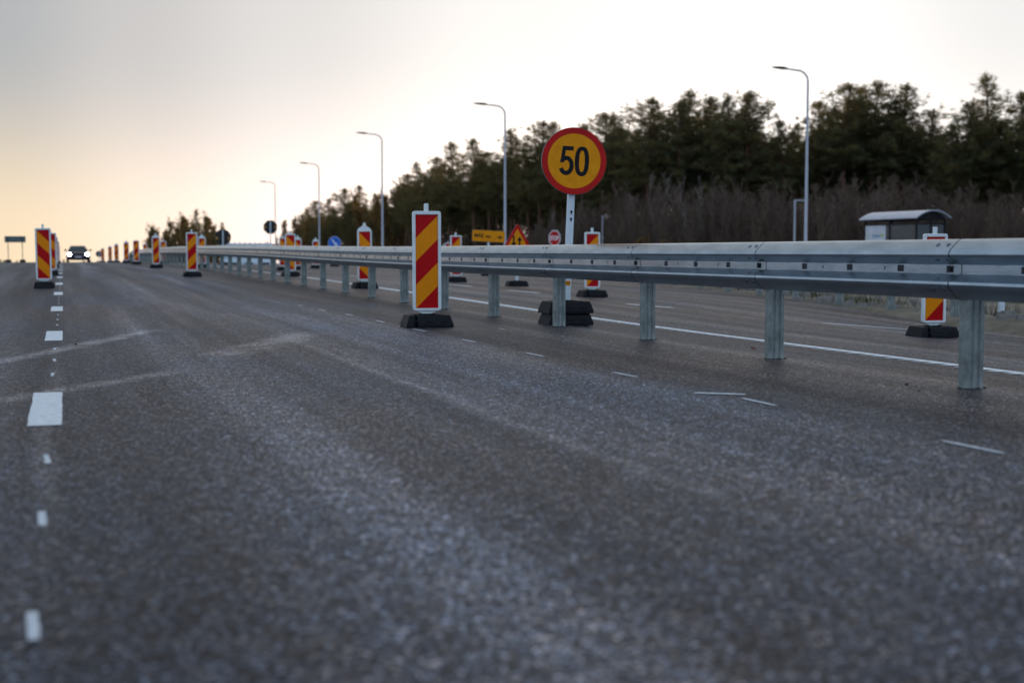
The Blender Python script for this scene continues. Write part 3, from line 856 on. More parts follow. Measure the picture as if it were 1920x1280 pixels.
# triangle two-way traffic sign
x, y, z = W(969, 28.2)
tri = thing('warning_sign', 'triangular amber two-way traffic warning sign with red border and black arrows, behind the guardrail', 'road sign', (x, y, z), R(-6))
stacked_bases(tri, 1)
mb = MB(M['post_white']); sq_post(mb, .1, 1.2, .06); mb.build('pole', tri)
def tri_poly(s, cz, r):                # rounded triangle of side s centred at height cz
    out = []; Rc = s / math.sqrt(3)
    for a in (-30, 90, 210):
        c = (math.cos(R(a)) * (Rc - 2*r), math.sin(R(a)) * (Rc - 2*r) + cz)
        for i in range(-3, 4):
            t = R(a + i * 20); out.append((c[0] + r*math.cos(t), c[1] + r*math.sin(t)))
    return out
cz = 1.30 - .52 + .0
TS = .92
apex = CAMH + (471 - 418) * 28.2 / FPX - z
cz = apex - TS / math.sqrt(3)
mb = MB(M['sign_back_grey']); mb.prism(tri_poly(TS, cz, .03), -.05, -.03); tp = mb.build('sign_plate', tri)
mb = MB(M['sign_red'], M['sign_yellow'])
mb.ring(tri_poly(TS - .006, cz, .03), tri_poly(TS - .22, cz, .012), -.0535, -.0505, 0)
mb.prism(tri_poly(TS - .22, cz, .012), -.053, -.0506, 1); mb.build('sign_face', tp)
mb = MB(M['sign_black'])
def arrow(mb, x, z0, z1, w, hw, hl, y):
    s = 1 if z1 > z0 else -1
    mb.face([(x - w/2, y, z0), (x + w/2, y, z0), (x + w/2, y, z1 - s*hl), (x - w/2, y, z1 - s*hl)])
    mb.face([(x - hw/2, y - .0002, z1 - s*hl), (x + hw/2, y - .0002, z1 - s*hl), (x, y - .0002, z1)])
arrow(mb, -.079, apex - .27, apex - .505, .036, .115, .085, -.055)
arrow(mb, .048, apex - .56, apex - .285, .036, .115, .09, -.055)
mb.build('arrows', tp)

# yellow direction sign
x, y, z = W(916, 40.0)
ysg = thing('direction_sign', 'yellow detour sign with black lettering and an arrow pointing right, on a white post', 'road sign', (x, y, z), R(-14))
stacked_bases(ysg, 1)
mb = MB(M['post_white']); zt = CAMH + (471 - 432.5) * 40 / FPX - z; zb = CAMH + (471 - 453.5) * 40 / FPX - z
sq_post(mb, .1, zt - .06, .06); mb.build('pole', ysg)
mb = MB(M['sign_back_grey']); mb.prism(rrect(-.49, zb, .49, zt, .03), -.045, -.028); yp = mb.build('sign_plate', ysg)
mb = MB(M['sign_yellow']); mb.prism(rrect(-.485, zb + .005, .485, zt - .005, .028), -.0475, -.0455); mb.build('sign_face', yp)
hh = zt - zb
text_mesh('MÄE', .165, M['sign_black'], 'lettering', yp, -.43, -.049, zb + hh * .36, .004, .88)
text_mesh('tee', .14, M['sign_black'], 'lettering', yp, -.09, -.049, zb + hh * .36, .003, .88)
mb = MB(M['sign_black'])
zm = zb + hh * .44
mb.face([(.25, -.049, zm - .016), (.36, -.049, zm - .016), (.36, -.049, zm + .016), (.25, -.049, zm + .016)])
mb.face([(.33, -.0492, zm - .055), (.42, -.0492, zm), (.33, -.0492, zm + .055)])
mb.build('arrow', yp)
yp.rotation_euler = (0, R(3.2), 0)
off_ = Matrix.Rotation(R(3.2), 3, 'Y') @ Vector((0, 0, (zt + zb)/2)); yp.location = (-off_.x, 0, (zt + zb)/2 - off_.z)

# stop sign seen from an angle
x, y, z = W(1041, 66.0)
stp = thing('stop_sign', 'small red octagonal STOP sign with white border, left of the pole of the 50 sign', 'road sign', (x, y, z), R(-18 - 44))
zc_ = CAMH + (471 - 446.5) * 66 / FPX - z
mb = MB(M['post_white']); mb.tube([(0, 0, 0), (0, 0, zc_ + .3)], .035, 10); mb.build('pole', stp)
def octo(r): return circle(r / math.cos(R(22.5)), 8, 0, zc_, R(22.5))
mb = MB(M['sign_back_grey']); mb.prism(octo(.385), -.06, -.036); sp_ = mb.build('sign_plate', stp)
mb = MB(M['sign_white'], M['sign_red']); mb.ring(octo(.38), octo(.34), -.064, -.0605, 0); mb.prism(octo(.34), -.0635, -.0606, 1); mb.build('sign_face', sp_)
text_mesh('STOP', .30, M['sign_white'], 'lettering', sp_, -.315, -.066, zc_ - .105, .008, .83)

# blue arrow sign
x, y, z = W(628, 63.0)
blu = thing('blue_arrow_sign', 'round blue keep-right sign with a white slanting arrow behind the guardrail', 'road sign', (x, y, z), R(-8))
stacked_bases(blu, 1)
zc_ = CAMH + (471 - 455) * 63 / FPX - z
mb = MB(M['post_white']); sq_post(mb, .1, zc_ + .2, .05); mb.build('pole', blu)
mb = MB(M['sign_back_grey']); mb.prism(circle(.30, 40, 0, zc_), -.05, -.032); bp_ = mb.build('sign_plate', blu)
mb = MB(M['sign_blue'], M['sign_white']); mb.prism(circle(.287, 40, 0, zc_), -.053, -.0505, 0); mb.ring(circle(.298, 40, 0, zc_), circle(.287, 40, 0, zc_), -.0535, -.0505, 1); mb.build('sign_face', bp_)
mb = MB(M['sign_white'])
stroke(mb, [(-.12, zc_ + .15), (.07, zc_ - .095)], .055, -.0555)
d = Vector((.19, -.245)).normalized(); n_ = Vector((-d.y, d.x)); tip = Vector((.135, zc_ - .175))
b0 = tip - d * .15
mb.face([(tip.x, -.0556, tip.y), (b0.x + n_.x*.085, -.0556, b0.y + n_.y*.085), (b0.x - n_.x*.085, -.0556, b0.y - n_.y*.085)])
mb.build('arrow', bp_)

# dark sign backs
def sign_back(px, zc, pyc, r, oct_, label, group=None, post_w=.055):
    x, y, z = W(px, zc)
    o = thing('octagonal_sign' if oct_ else 'round_sign', label, 'road sign', (x, y, z), R(-6), group)
    stacked_bases(o, 1)
    h = CAMH + (471 - pyc) * zc / FPX - z
    mb = MB(M['post_white']); sq_post(mb, .1, h + r * .85, post_w); mb.build('pole', o)
    mb = MB(M['sign_back'])
    mb.prism(circle(r / math.cos(R(22.5)), 8, 0, h, R(22.5)) if oct_ else circle(r, 40, 0, h), .05, .075)
    p = mb.build('sign_plate', o)
    for zz in (.35, -.35): 
        mb = MB(M['sign_back']); mb.box(0, .035, h + zz * r, r * .9, .03, .04); mb.build('bracket', o)
    mb = MB(M['clip_amber'])
    for sx in (-1, 1): mb.box(sx * r * .74, .045, h - (.0 if oct_ else .12) * r, r * .24, .012, r * .34)
    mb.build('amber_clip', p)
    return o
sign_back(508.5, 72, 426, .36, True, 'dark back of an octagonal sign on a pale post above the white barrier')
sign_back(419.5, 65, 445, .39, False, 'dark back of a round sign at the left end of the white barrier')
sign_back(187, 112, 476, .26, False, 'tiny dark back of a round sign on the crest right of the oncoming car')

# big sign seen from behind at far left
x, y, z = W(31, 100)
bs = thing('information_sign', 'grey back of a wide sign on two thin legs at the far left horizon', 'road sign', (x, y, z))
zt = CAMH + (471 - 443) * 100 / FPX - z; zb = CAMH + (471 - 454.5) * 100 / FPX - z
mb = MB(M['sign_back_grey']); mb.box(0, 0, (zt + zb) / 2, 1.48, .04, zt - zb); pl_ = mb.build('sign_plate', bs)
mb = MB(M['sign_back']); 
for zz in (zt - .03, zb + .03): mb.box(0, -.035, zz, 1.44, .03, .05)
mb.build('rails', pl_)
for sx in (-.5, .5):
    mb = MB(M['sign_back']); mb.tube([(sx, -.06, 0), (sx, -.06, zt)], .026, 8); mb.build('leg', bs)
    o = rubber_base_mesh(.5, .42, .2).build('rubber_base', bs); o.location = (sx, 0, 0)

# white barrier with pegs closing the right carriageway
x, y, z = W(464, 67)
wb = thing('road_barrier', 'pale plastic barrier with a row of pegs on top, between two dark sign backs', 'barrier', (x, y, z), R(-4))
mb = MB(M['barrier_white'])
prof_ = [(-.24, 0), (.24, 0), (.24, .14), (.14, .30), (.09, 1.02), (.06, 1.08), (-.06, 1.08), (-.09, 1.02), (-.14, .30), (-.24, .14)]
mb.prism(prof_, -1.28, 1.28, axes='yz'); mb.build('body', wb, bevel=.01)
for i in range(8):
    mb = MB(M['barrier_white']); xx = -.84 + i * .25
    mb.tube([(xx, 0, 1.07), (xx, 0, 1.13), (xx, 0, 1.17)], [.03, .025, .012], 8); mb.build('peg', wb)
for sx in (-.7, .1, .9):
    mb = MB(M['sign_back']); mb.box(sx, -.243, .07, .36, .012, .09); mb.build('lifting_slot', wb)

# ------------------------------------------------------------------ street lamps
def lamp_mesh(root, H, L=2.0, ptn=.105):
    mb = MB(M['lamp_steel'])
    rb = .60
    mb.tube([(0, 0, 0), (0, 0, 1.2), (0, 0, 1.25), (0, 0, H - rb)], [ptn, ptn, ptn * .78, ptn * .52], 12)
    mb.tube([(0, 0, 0), (0, 0, .04)], [.2, .2], 12)
    smooth_angle(mb.build('pole', root), 40)
    mb = MB(M['lamp_steel'])
    pts = [(0, 0, H - rb)]
    for i in range(1, 9):
        a = R(i * 84 / 8); pts.append((-rb * (1 - math.cos(a)), 0, H - rb + rb * math.sin(a) * .88))
    ex, ez = pts[-1][0], pts[-1][2]
    pts.append((-L * .62, 0, ez + .05))
    mb.tube(pts, [ptn * .52] + [ptn * .46] * 8 + [ptn * .38], 10)
    smooth_angle(mb.build('arm', root), 50)
    mb = MB(M['lamp_dark'])
    x0, z0 = -L * .58, ez + .045
    rows = []
    for (dx, w, t, dz) in ((0, .06, .06, 0), (-.12, .11, .09, .005), (-.25, .18, .10, .01), (-.55, .19, .08, .03), (-.78, .12, .05, .042), (-.86, .04, .025, .046)):
        rows.append([(x0 + dx, w * math.cos(q) , z0 + dz + t * (math.sin(q) if math.sin(q) > 0 else .5 * math.sin(q))) for q in [2*math.pi*j/12 for j in range(12)]])
    mb.grid(rows, 0, True); mb.face(rows[0]); mb.face(rows[-1])
    smooth_angle(mb.build('lamp_head', root), 50)
LD = [(1509, 67, 'tallest curved street lamp, nearest one, left of the bus shelter'), (947, 83, 'curved street lamp left of the 50 sign, second tallest of the row'),
      (718, 103, 'curved street lamp left of the nearest striped marker, third of the row'), (600, 138, 'curved street lamp left of the blue arrow sign, fourth of the row'),
      (518, 174, 'shortest looking curved street lamp, behind the octagonal sign back')]
tops = [135, 200, 253, 308, 342]
for (px, zc, lab), ty in zip(LD, tops):
    x, y, z = W(px, zc)
    r = thing('street_lamp', lab, 'street lamp', (x, y, z), 0, 'curved street lamps along the right side')
    lamp_mesh(r, CAMH + (471 - ty) * zc / FPX - z)
def small_lamp(px, zc, ty, lab):
    x, y, z = W(px, zc)
    r = thing('path_light', lab, 'street lamp', (x, y, z), 0, 'short path lights by the forest')
    H = CAMH + (471 - ty) * zc / FPX - z
    mb = MB(M['lamp_steel']); mb.tube([(0, 0, 0), (0, 0, H)], [.085, .06], 10); mb.build('pole', r)
    mb = MB(M['lamp_steel']); mb.box(.02, 0, H - .02, .22, .12, .10); mb.box(.45, 0, H + .02, .75, .22, .085); mb.build('lamp_head', r, bevel=.02)
small_lamp(1488, 96, 377, 'short flat headed path light just left of the tallest street lamp')
small_lamp(1129, 142, 406, 'short flat headed path light above the marker right of the 50 sign')

# ------------------------------------------------------------------ bus shelter
x, y, z = W(1692, 60)
z += .1
sh = thing('bus_shelter', 'bus shelter with a curved grey roof and dark frame at the forest foot', 'bus shelter', (x, y, z))
SLn, SD = 3.9, 1.45
HE = CAMH + (471 - 411.5) * 60 / FPX - z
mb = MB(M['roof_metal'])
rows_o, rows_i = [], []
for i in range(15):
    t = -1 + 2 * i / 14
    xx = t * (SD/2 + .17); zz = HE + .33 * (1 - t * t)
    rows_o.append([(xx, -SLn/2 - .25, zz + .03), (xx, SLn/2 + .25, zz + .03)]); rows_i.append([(xx, SLn/2 + .25, zz - .01), (xx, -SLn/2 - .25, zz - .01)])
mb.grid(rows_o); mb.grid(rows_i)
for k in (0, 1):
    mb.grid([[r[k] for r in rows_o], [r[1-k] for r in rows_i]])
mb.grid([rows_o[0], rows_i[0][::-1]]); mb.grid([rows_o[-1], rows_i[-1][::-1]])
smooth_angle(mb.build('roof', sh), 40)
mb = MB(M['frame_black'])
arcp = [(-1 + 2*i/14) for i in range(15)]
for yy in (-SLn/2, SLn/2):
    poly = [(t * SD/2, HE + .31 * (1 - t*t) - .005) for t in arcp[::-1]] + [(-SD/2, HE - .06), (SD/2, HE - .06)]
    mb.prism(poly, yy - .02, yy + .02)
mb.build('gable', sh)
for sx in (-1, 1):
    for yy in (-SLn/2, 0, SLn/2):
        mb = MB(M['frame_black']); mb.box(sx * SD/2, yy, HE/2, .07, .07, HE); mb.build('post', sh)
mb = MB(M['frame_black']); mb.box(0, -SLn/2, HE/2, .07, .06, HE - .06); mb.build('post', sh)
mb = MB(M['frame_black'])
for zz in (HE - .24, .25):
    mb.box(-SD/2, 0, zz, .05, SLn - .07, .06)
    for yy in (-SLn/2, SLn/2): mb.box(0, yy, zz, SD - .07, .045, .06)
    mb.box(SD/2, 0, zz, .05, SLn - .07, .06)
mb.box(SD/2, 0, HE - .03, .05, SLn - .07, .07); mb.box(-SD/2, 0, HE - .03, .05, SLn - .07, .07)
mb.build('rail', sh)
zl, zh = .28, HE - .27
for (nm, xx, yy, sx, sy, mt) in [('glass_pane', -SD/2, -SLn/4, .012, SLn/2 - .08, 'pane'), ('glass_pane', -SD/2, SLn/4, .012, SLn/2 - .08, 'pane'), ('glass_pane', SD/2, -SLn/4, .012, SLn/2 - .08, 'pane'), ('glass_pane', SD/2, SLn/4, .012, SLn/2 - .08, 'pane'),
                                 ('glass_pane', -SD/4, -SLn/2, SD/2 - .08, .012, 'pane'), ('glass_pane', SD/4, -SLn/2, SD/2 - .08, .012, 'pane'), ('glass_pane', 0, SLn/2, SD - .08, .012, 'pane')]:
    mb = MB(M[mt]); mb.box(xx, yy, (zl + zh) / 2, sx, sy, zh - zl); o = mb.build(nm, sh)
    if xx == -SD/2 and yy > 0:
        mb = MB(M['paper'], M['teal'], M['lime'])
        f = -SD/2 - .010
        mb.box(f, SLn/4 + .12, (zl + zh) / 2, .004, SLn/2 - .36, zh - zl, 0)
        mb.build('poster', o)
        L1 = text_mesh('bussi', .20, M['teal'], 'lettering', o, f - .004, SLn/4 + .34, zh - .52, .006, 1.5); L1.rotation_euler = (0, 0, R(-90))
        mb = MB(M['lime']); mb.box(f - .003, SLn/4 - .40, zh - .45, .002, .20, .12); mb.box(f - .003, SLn/4 + .78, zh - .45, .002, .10, .10); mb.build('print', o)
mb = MB(M['frame_black']); mb.box(SD/2 - .35, 0, .45, .36, SLn - .6, .05); 
for yy in (-1.2, 1.2): mb.box(SD/2 - .35, yy, .22, .30, .05, .43)
mb.build('bench', sh)
mb = MB(M['stone']); mb.box(x, y, z - .09, SD + 1.6, SLn + 3, .18)
o = mb.build('pavement'); tag(o, kind='structure')

# ------------------------------------------------------------------ oncoming car
x, y, z = W(148.5, 109)
car = thing('car', 'dark car with both headlights lit coming over the road crest', 'car', (x, y, z))
secs = [(0, .30, .62, .74), (.08, .22, .72, .84), (.30, .18, .80, .90), (1.0, .18, .92, .91), (1.5, .18, .96, .91), (3.4, .18, .98, .90), (4.1, .22, .98, .87), (4.35, .35, .92, .80)]
mb = MB(M['car_paint'])
rows = []
for (yy, zb_, zt_, hw) in secs:
    row = []
    for i in range(20):
        t = 2*math.pi*i/20; e = .45
        cx_, sz_ = math.cos(t), math.sin(t)
        row.append((hw * math.copysign(abs(cx_)**e, cx_), yy, (zb_ + zt_)/2 + (zt_ - zb_)/2 * math.copysign(abs(sz_)**e, sz_)))
    rows.append(row)
mb.grid(rows, 0, True); mb.face(rows[0]); mb.face(rows[-1])
smooth_angle(mb.build('body', car), 50)
mb = MB(M['car_paint'])
g = [(1.25, .93, .93, .80, .80), (2.05, .93, 1.34, .80, .55), (2.9, .95, 1.37, .80, .56), (3.7, .95, 1.27, .79, .54), (4.15, .96, .97, .76, .74)]
rows = [[(-w0, yy, z0), (-w1, yy, z1), (w1, yy, z1), (w0, yy, z0)] for (yy, z0, z1, w0, w1) in g]
mb.grid(rows); mb.build('cabin', car)
mb = MB(M['glass_dark'])
mb.face([(-.74, 1.285, .965), (.74, 1.285, .965), (.53, 2.0, 1.322), (-.53, 2.0, 1.322)]); mb.build('windscreen', car)
for sx in (-1, 1):
    mb = MB(M['glass_dark']); mb.face([(sx*.79, 1.6, .97), (sx*.79, 3.6, .98), (sx*.585, 3.3, 1.28), (sx*.59, 2.1, 1.28)]); mb.build('side_window', car)
    mb = MB(M['car_paint']); mb.prism(rrect(sx*.98 - .10, .93, sx*.98 + .10, 1.08, .04), 1.55, 1.68); mb.build('wing_mirror', car)
    mb = MB(M['headlight_on']); mb.prism(circle(.12, 24, sx * .69, .66), -.01, .06); mb.build('headlight', car)
    mb = MB(M['chrome']); mb.prism(rrect(sx*.52 - .10, .60, sx*.52 + .10, .70, .03), .005, .05); mb.build('headlight_housing', car)
    for yy in (.85, 3.55):
        mb = MB(M['car_black']); mb.prism([(yy + .32*math.cos(t), .32 + .32*math.sin(t)) for t in [2*math.pi*i/24 for i in range(24)]], sx*.72, sx*.915, axes='yz'); w_ = mb.build('wheel', car)
        mb = MB(M['chrome']); mb.prism([(yy + .2*math.cos(t), .32 + .2*math.sin(t)) for t in [2*math.pi*i/16 for i in range(16)]], sx*.90, sx*.925, axes='yz'); mb.build('rim', w_)
mb = MB(M['car_black']); mb.prism(rrect(-.36, .50, .36, .72, .05), -.012, .05); mb.prism(rrect(-.62, .26, .62, .38, .04), .02, .1); mb.build('grille', car)
mb = MB(M['plate']); mb.prism(rrect(-.26, .40, .26, .51, .01), -.022, .04); mb.build('number_plate', car)

# ------------------------------------------------------------------ trees
def pine_mesh(seed, H=19.0, crown_from=.42, wid=3.6, pk=1.0):
    rg = random.Random(seed)
    tr = MB(M['bark_pine'])
    lx_, ly_ = rg.uniform(-.10, .10), rg.uniform(-.10, .10)
    bend = [(lx_ * i + rg.gauss(0, .07), ly_ * i + rg.gauss(0, .07), H * .97 * i / 6) for i in range(7)]
    bend[0] = (0, 0, -.4)
    tr.tube(bend, [.20, .17, .15, .13, .10, .06, .02], 7)
    fo = MB(M['needle'])
    def axis(z):
        t = max(0, min(5.999, z / (H * .97) * 6)); i = int(t); a, c = Vector(bend[i]), Vector(bend[i+1]); return a.lerp(c, t - i)
    G1, U1 = rg.gauss, rg.uniform
    def tuft(cc, rr, n, up):
        for _ in range(n):
            d = Vector((G1(0, 1), G1(0, 1), G1(.35, .8))).normalized()
            p0 = cc + Vector((d.x * rr, d.y * rr, d.z * rr * up)) * U1(.1, .85)
            ln = U1(.20, .44); wd = U1(.014, .034)
            dd = (d * .7 + Vector((G1(0, .4), G1(0, .4), G1(.45, .4)))).normalized()
            sv = dd.cross(Vector((G1(0, 1), G1(0, 1), G1(0, 1)))).normalized() * wd
            fo.face([p0 - sv, p0 + sv, p0 + dd * ln])
    n_br = 112
    for i in range(n_br):
        u = (i + rg.random()) / n_br
        zf = crown_from + (1 - crown_from) * u
        base = axis(zf * H)
        prof = min(1, .45 + u * 3) * (1.0 - u ** pk) ** .8
        reach = max(.15, wid * prof * U1(.35, 1.25))
        az = i * 2.4 + U1(-.6, .6)
        rise = reach * (U1(-.10, .32) + u * .45)
        tip = base + Vector((math.cos(az) * reach, math.sin(az) * reach, rise))
        tr.tube([base, base.lerp(tip, .5) + Vector((0, 0, -.08)), tip], [.04, .028, .01], 4, caps=False)
        nc = max(2, int(reach * 3.2))
        for c in range(nc):
            f = .25 + .78 * (c + rg.random()) / nc
            cc = base.lerp(tip, f) + Vector((G1(0, .16 + .12 * (1-u)), G1(0, .16 + .12 * (1-u)), G1(.05, .14)))
            tuft(cc, U1(.16, .38) * (1.15 - .5 * u) * (1.2 - .5 * f), int(34 - 20 * u), .9)
            if rg.random() < .5:                      # upright shoots at the twig ends
                tuft(cc + Vector((0, 0, U1(.2, .4))), .09, 7, 3.0)
    top = axis(H * .95)
    for q in range(7): tuft(top + Vector((G1(0, .04), G1(0, .04), -.7 + q * .27)), .20 - .026 * q, 12, 1.5)
    for i in range(9):
        zf = U1(.16, crown_from); base = axis(zf * H); az = U1(0, 6.28); l = U1(.4, 1.3)
        tr.tube([base, base + Vector((math.cos(az) * l, math.sin(az) * l, U1(-.3, .1)))], [.025, .008], 4, caps=False)
    return tr, fo
def bare_mesh(seed, H=8.0, stems=3, mat='bark_bare', spread=.9, dense=38, leaf=0):
    rg = random.Random(seed)
    tr = MB(M[mat]); br = MB(M[mat], M['leaf_gold'])
    for s in range(stems):
        b = Vector((rg.gauss(0, spread * .5), rg.gauss(0, spread * .5), -.2)); h = H * rg.uniform(.7, 1)
        t = b + Vector((rg.gauss(0, .07 * H), rg.gauss(0, .07 * H), h))
        m1 = b.lerp(t, .4) + Vector((rg.gauss(0, .12), rg.gauss(0, .12), 0)); m2 = b.lerp(t, .75) + Vector((rg.gauss(0, .15), rg.gauss(0, .15), 0))
        r0 = .012 * H * rg.uniform(.35, .7)
        tr.tube([b, m1, m2, t], [r0, r0 * .7, r0 * .4, .008], 5, caps=False)
        for i in range(dense):
            f = rg.uniform(.12, .98)
            p = (b.lerp(m1, f / .4) if f < .4 else m1.lerp(m2, (f - .4) / .35) if f < .75 else m2.lerp(t, (f - .75) / .25))
            az = rg.uniform(0, 6.28); l = H * rg.uniform(.07, .22) * (1.15 - f * .6)
            q = p + Vector((math.cos(az) * l * .42, math.sin(az) * l * .42, l * rg.uniform(.7, 1)))
            br.tube([p, q], [.019, .009], 3, caps=False)
            for _ in range(4):
                k = p.lerp(q, rg.uniform(.3, .95)); az2 = rg.uniform(0, 6.28); l2 = l * rg.uniform(.25, .55)
                e = k + Vector((math.cos(az2) * l2 * .55, math.sin(az2) * l2 * .55, l2 * rg.uniform(.5, 1)))
                br.tube([k, e], [.012, .007], 3, caps=False)
                if leaf:
                    for _ in range(leaf):
                        c = k.lerp(e, rg.random()) + Vector((rg.gauss(0, .1), rg.gauss(0, .1), rg.gauss(0, .1))); a = Vector((rg.gauss(0, 1), rg.gauss(0, 1), rg.gauss(0, 1))).normalized() * .10; d2 = a.cross(Vector((0, 0, 1))).normalized() * .075
                        br.face([c - a, c + d2, c + a, c - d2], 1)
    return tr, br
PINES = []
for i, (cf, wd, pk_) in enumerate([(.40, 3.2, 1.2), (.46, 3.0, 2.6), (.33, 3.5, 1.1), (.52, 3.1, 2.2), (.43, 3.2, 1.5)]):
    t, f = pine_mesh(100 + i, 19.0, cf, wd, pk_)
    PINES.append((t, f))
PM = []
def lm(mb, name):
    o = mb.build(name, smooth=False); me = o.data; bpy.data.objects.remove(o); return me
for t, f in PINES: PM.append((lm(t, 'trunk'), lm(f, 'crown')))
BM_ = [tuple(lm(q, nm) for q, nm in zip(bare_mesh(200 + i, 8.0, 3 + i % 3), ('trunk', 'branches'))) for i in range(5)]
BP_ = [tuple(lm(q, nm) for q, nm in zip(bare_mesh(220 + i, 9.0, 2, 'bark_pale', 1.1, 30), ('trunk', 'branches'))) for i in range(3)]
BG_ = [tuple(lm(q, nm) for q, nm in zip(bare_mesh(240 + i, 9.0, 5, 'bark_bare', 2.0, 60, 7), ('trunk', 'crown'))) for i in range(2)]
def plant(name, meshes, names, x, y, z, sc, rz, label, cat, group, sxy=1.0):
    r = thing(name, label, cat, (x, y, z), rz, group)
    r.scale = (sc * sxy, sc * sxy, sc)
    for me, nm in zip(meshes, names):
        o = bpy.data.objects.new(nm, me); COL.objects.link(o); o.parent = r
    return r
ZCF = [(540, 640), (560, 600), (590, 474), (660, 369), (760, 310), (800, 272), (890, 220), (1030, 187), (1210, 158), (1400, 150), (1640, 140), (1900, 134), (2400, 130)]
PEAKS = [(1905, 172), (1852, 137), (1818, 190), (1765, 232), (1730, 208), (1682, 160), (1626, 151), (1576, 157), (1545, 190), (1468, 226), (1397, 171), (1366, 174), (1340, 182), (1296, 169), (1268, 187), (1212, 186), (1158, 213), (1123, 213), (1088, 232), (1042, 229), (1010, 228),
         (957, 241), (921, 285), (890, 262), (850, 268), (816, 294), (788, 303), (760, 326), (704, 362), (674, 348), (650, 353), (621, 371), (594, 376), (577, 392)]
LM = [(1690, 'the bus shelter'), (1509, 'the tallest street lamp'), (1400, 'the forest gap left of that tallest lamp'), (1075, 'the round 50 sign'), (947, 'the second tallest street lamp'), (800, 'the nearest striped marker'), (718, 'the third street lamp'), (628, 'the blue arrow sign')]
LM = [l for l in LM if l[0] != 1400]
ORD = ['first', 'second', 'third', 'fourth', 'fifth', 'sixth', 'seventh', 'eighth', 'ninth']
used = {}
rp = random.Random(11)
for (px, py) in sorted(PEAKS, key=lambda p: -p[0]):
    zc = lin(ZCF, px) * rp.uniform(.98, 1.04)
    x, y, z = W(px, zc)
    H = CAMH + (471 - py) * zc / FPX - z
    ref = min(LM, key=lambda l: abs(l[0] - px))
    sd_ = 'right' if px > ref[0] else 'left'
    used.setdefault((ref[1], sd_), []).append(px)
rank = {}
for (rn, sd_), lst in used.items():
    lst.sort(reverse=(sd_ == 'left'))
    for i, px in enumerate(lst): rank[px] = (ORD[i], sd_, rn)
mi_ = 0
for (px, py) in sorted(PEAKS, key=lambda p: -p[0]):
    zc = lin(ZCF, px) * rp.uniform(.98, 1.04)
    x, y, z = W(px, zc)
    H = CAMH + (471 - py) * zc / FPX - z
    o_, s_, r_ = rank[px]
    mi_ += 1
    plant('pine_tree', PM[mi_ % 5], ('trunk', 'crown'), x, y, z, H / 19.3, rp.uniform(0, 6.28), 'skyline pine, %s treetop to the %s of %s' % (o_, s_, r_), 'tree', 'pines on the forest skyline', rp.uniform(1.4, 1.85))
# pines filling the wood behind the front rank
cnt = 0
px = 575.0
while px < 2150:
    zc0_ = lin(ZCF, px)
    for dep in (5, 15, 27, 42, 60):
        p2 = px + rp.uniform(-22, 22)
        zc = zc0_ + dep + rp.uniform(-4, 4)
        x, y, z = W(p2, zc)
        sky_y = min((abs(p2 - q[0]), q[1]) for q in PEAKS)[1]
        near = [q[1] for q in PEAKS if abs(q[0] - p2) < 45]
        sky_y = max(near) if near else sky_y
        Hmax = CAMH + (471 - sky_y - 14) * zc / FPX - z
        H = min(Hmax, 20) * (rp.uniform(.86, 1.05) if dep != 15 else rp.uniform(.6, .8))
        if H < 8: continue
        plant('pine_tree', PM[rp.randrange(5)], ('trunk', 'crown'), x, y, z, H / 19.3, rp.uniform(0, 6.28), 'dark pine merged into the wall of crowns below the forest skyline', 'tree', 'pines inside the forest', rp.uniform(1.25, 1.7))
        cnt += 1
    px += 42 * 150 / zc0_ ** 1.0
# bare thicket along the forest foot
rb = random.Random(21)
px = 1000.0
nb = 0
while px < 2120:
    top_h = lin([(1000, 5.0), (1150, 7.0), (1250, 8.0), (1350, 7.0), (1500, 6.6), (1650, 7.4), (1750, 6.2), (1920, 5.6), (2200, 5.6)], px)
    for dep in (-26, -20, -14, -8, -2):
        p2 = px + rb.uniform(-8, 8); zc = lin(ZCF, p2) + dep + rb.uniform(-3, 3)
        x, y, z = W(p2, zc)
        h = top_h * rb.uniform(.80, 1.28)
        plant('bare_sapling', BM_[rb.randrange(5)], ('trunk', 'branches'), x, y, z, h / 8.0, rb.uniform(0, 6.28), 'thin bare brown sapling in the thicket along the forest foot', 'sapling', 'bare saplings of the thicket', 1.25)
        nb += 1
    px += 19
for (px, h) in ((1035, 8.5), (1112, 9), (1188, 9.5), (1225, 11.5), (1270, 9.5), (1312, 11), (1340, 10), (1455, 8), (1560, 7.8), (1640, 8.6), (1245, 9)):
    zc = lin(ZCF, px) - 18 + rb.uniform(-4, 4); x, y, z = W(px, zc)
    plant('bare_birch', BP_[rb.randrange(3)], ('trunk', 'branches'), x, y, z, h / 9.0, rb.uniform(0, 6.28), 'pale leafless young birch standing out of the brown thicket', 'tree', 'pale birches in the thicket')
# thin understorey further left, dark between the pine trunks
px = 600.0
while px < 1000:
    zc = lin(ZCF, px) + rb.uniform(2, 30); x, y, z = W(px, zc)
    plant('bare_sapling', BM_[rb.randrange(5)], ('trunk', 'branches'), x, y, z, rb.uniform(.5, .95), rb.uniform(0, 6.28), 'dark bare bush between the pine trunks left of the 50 sign', 'sapling', 'bushes between the pine trunks', 1.5)
    px += 9
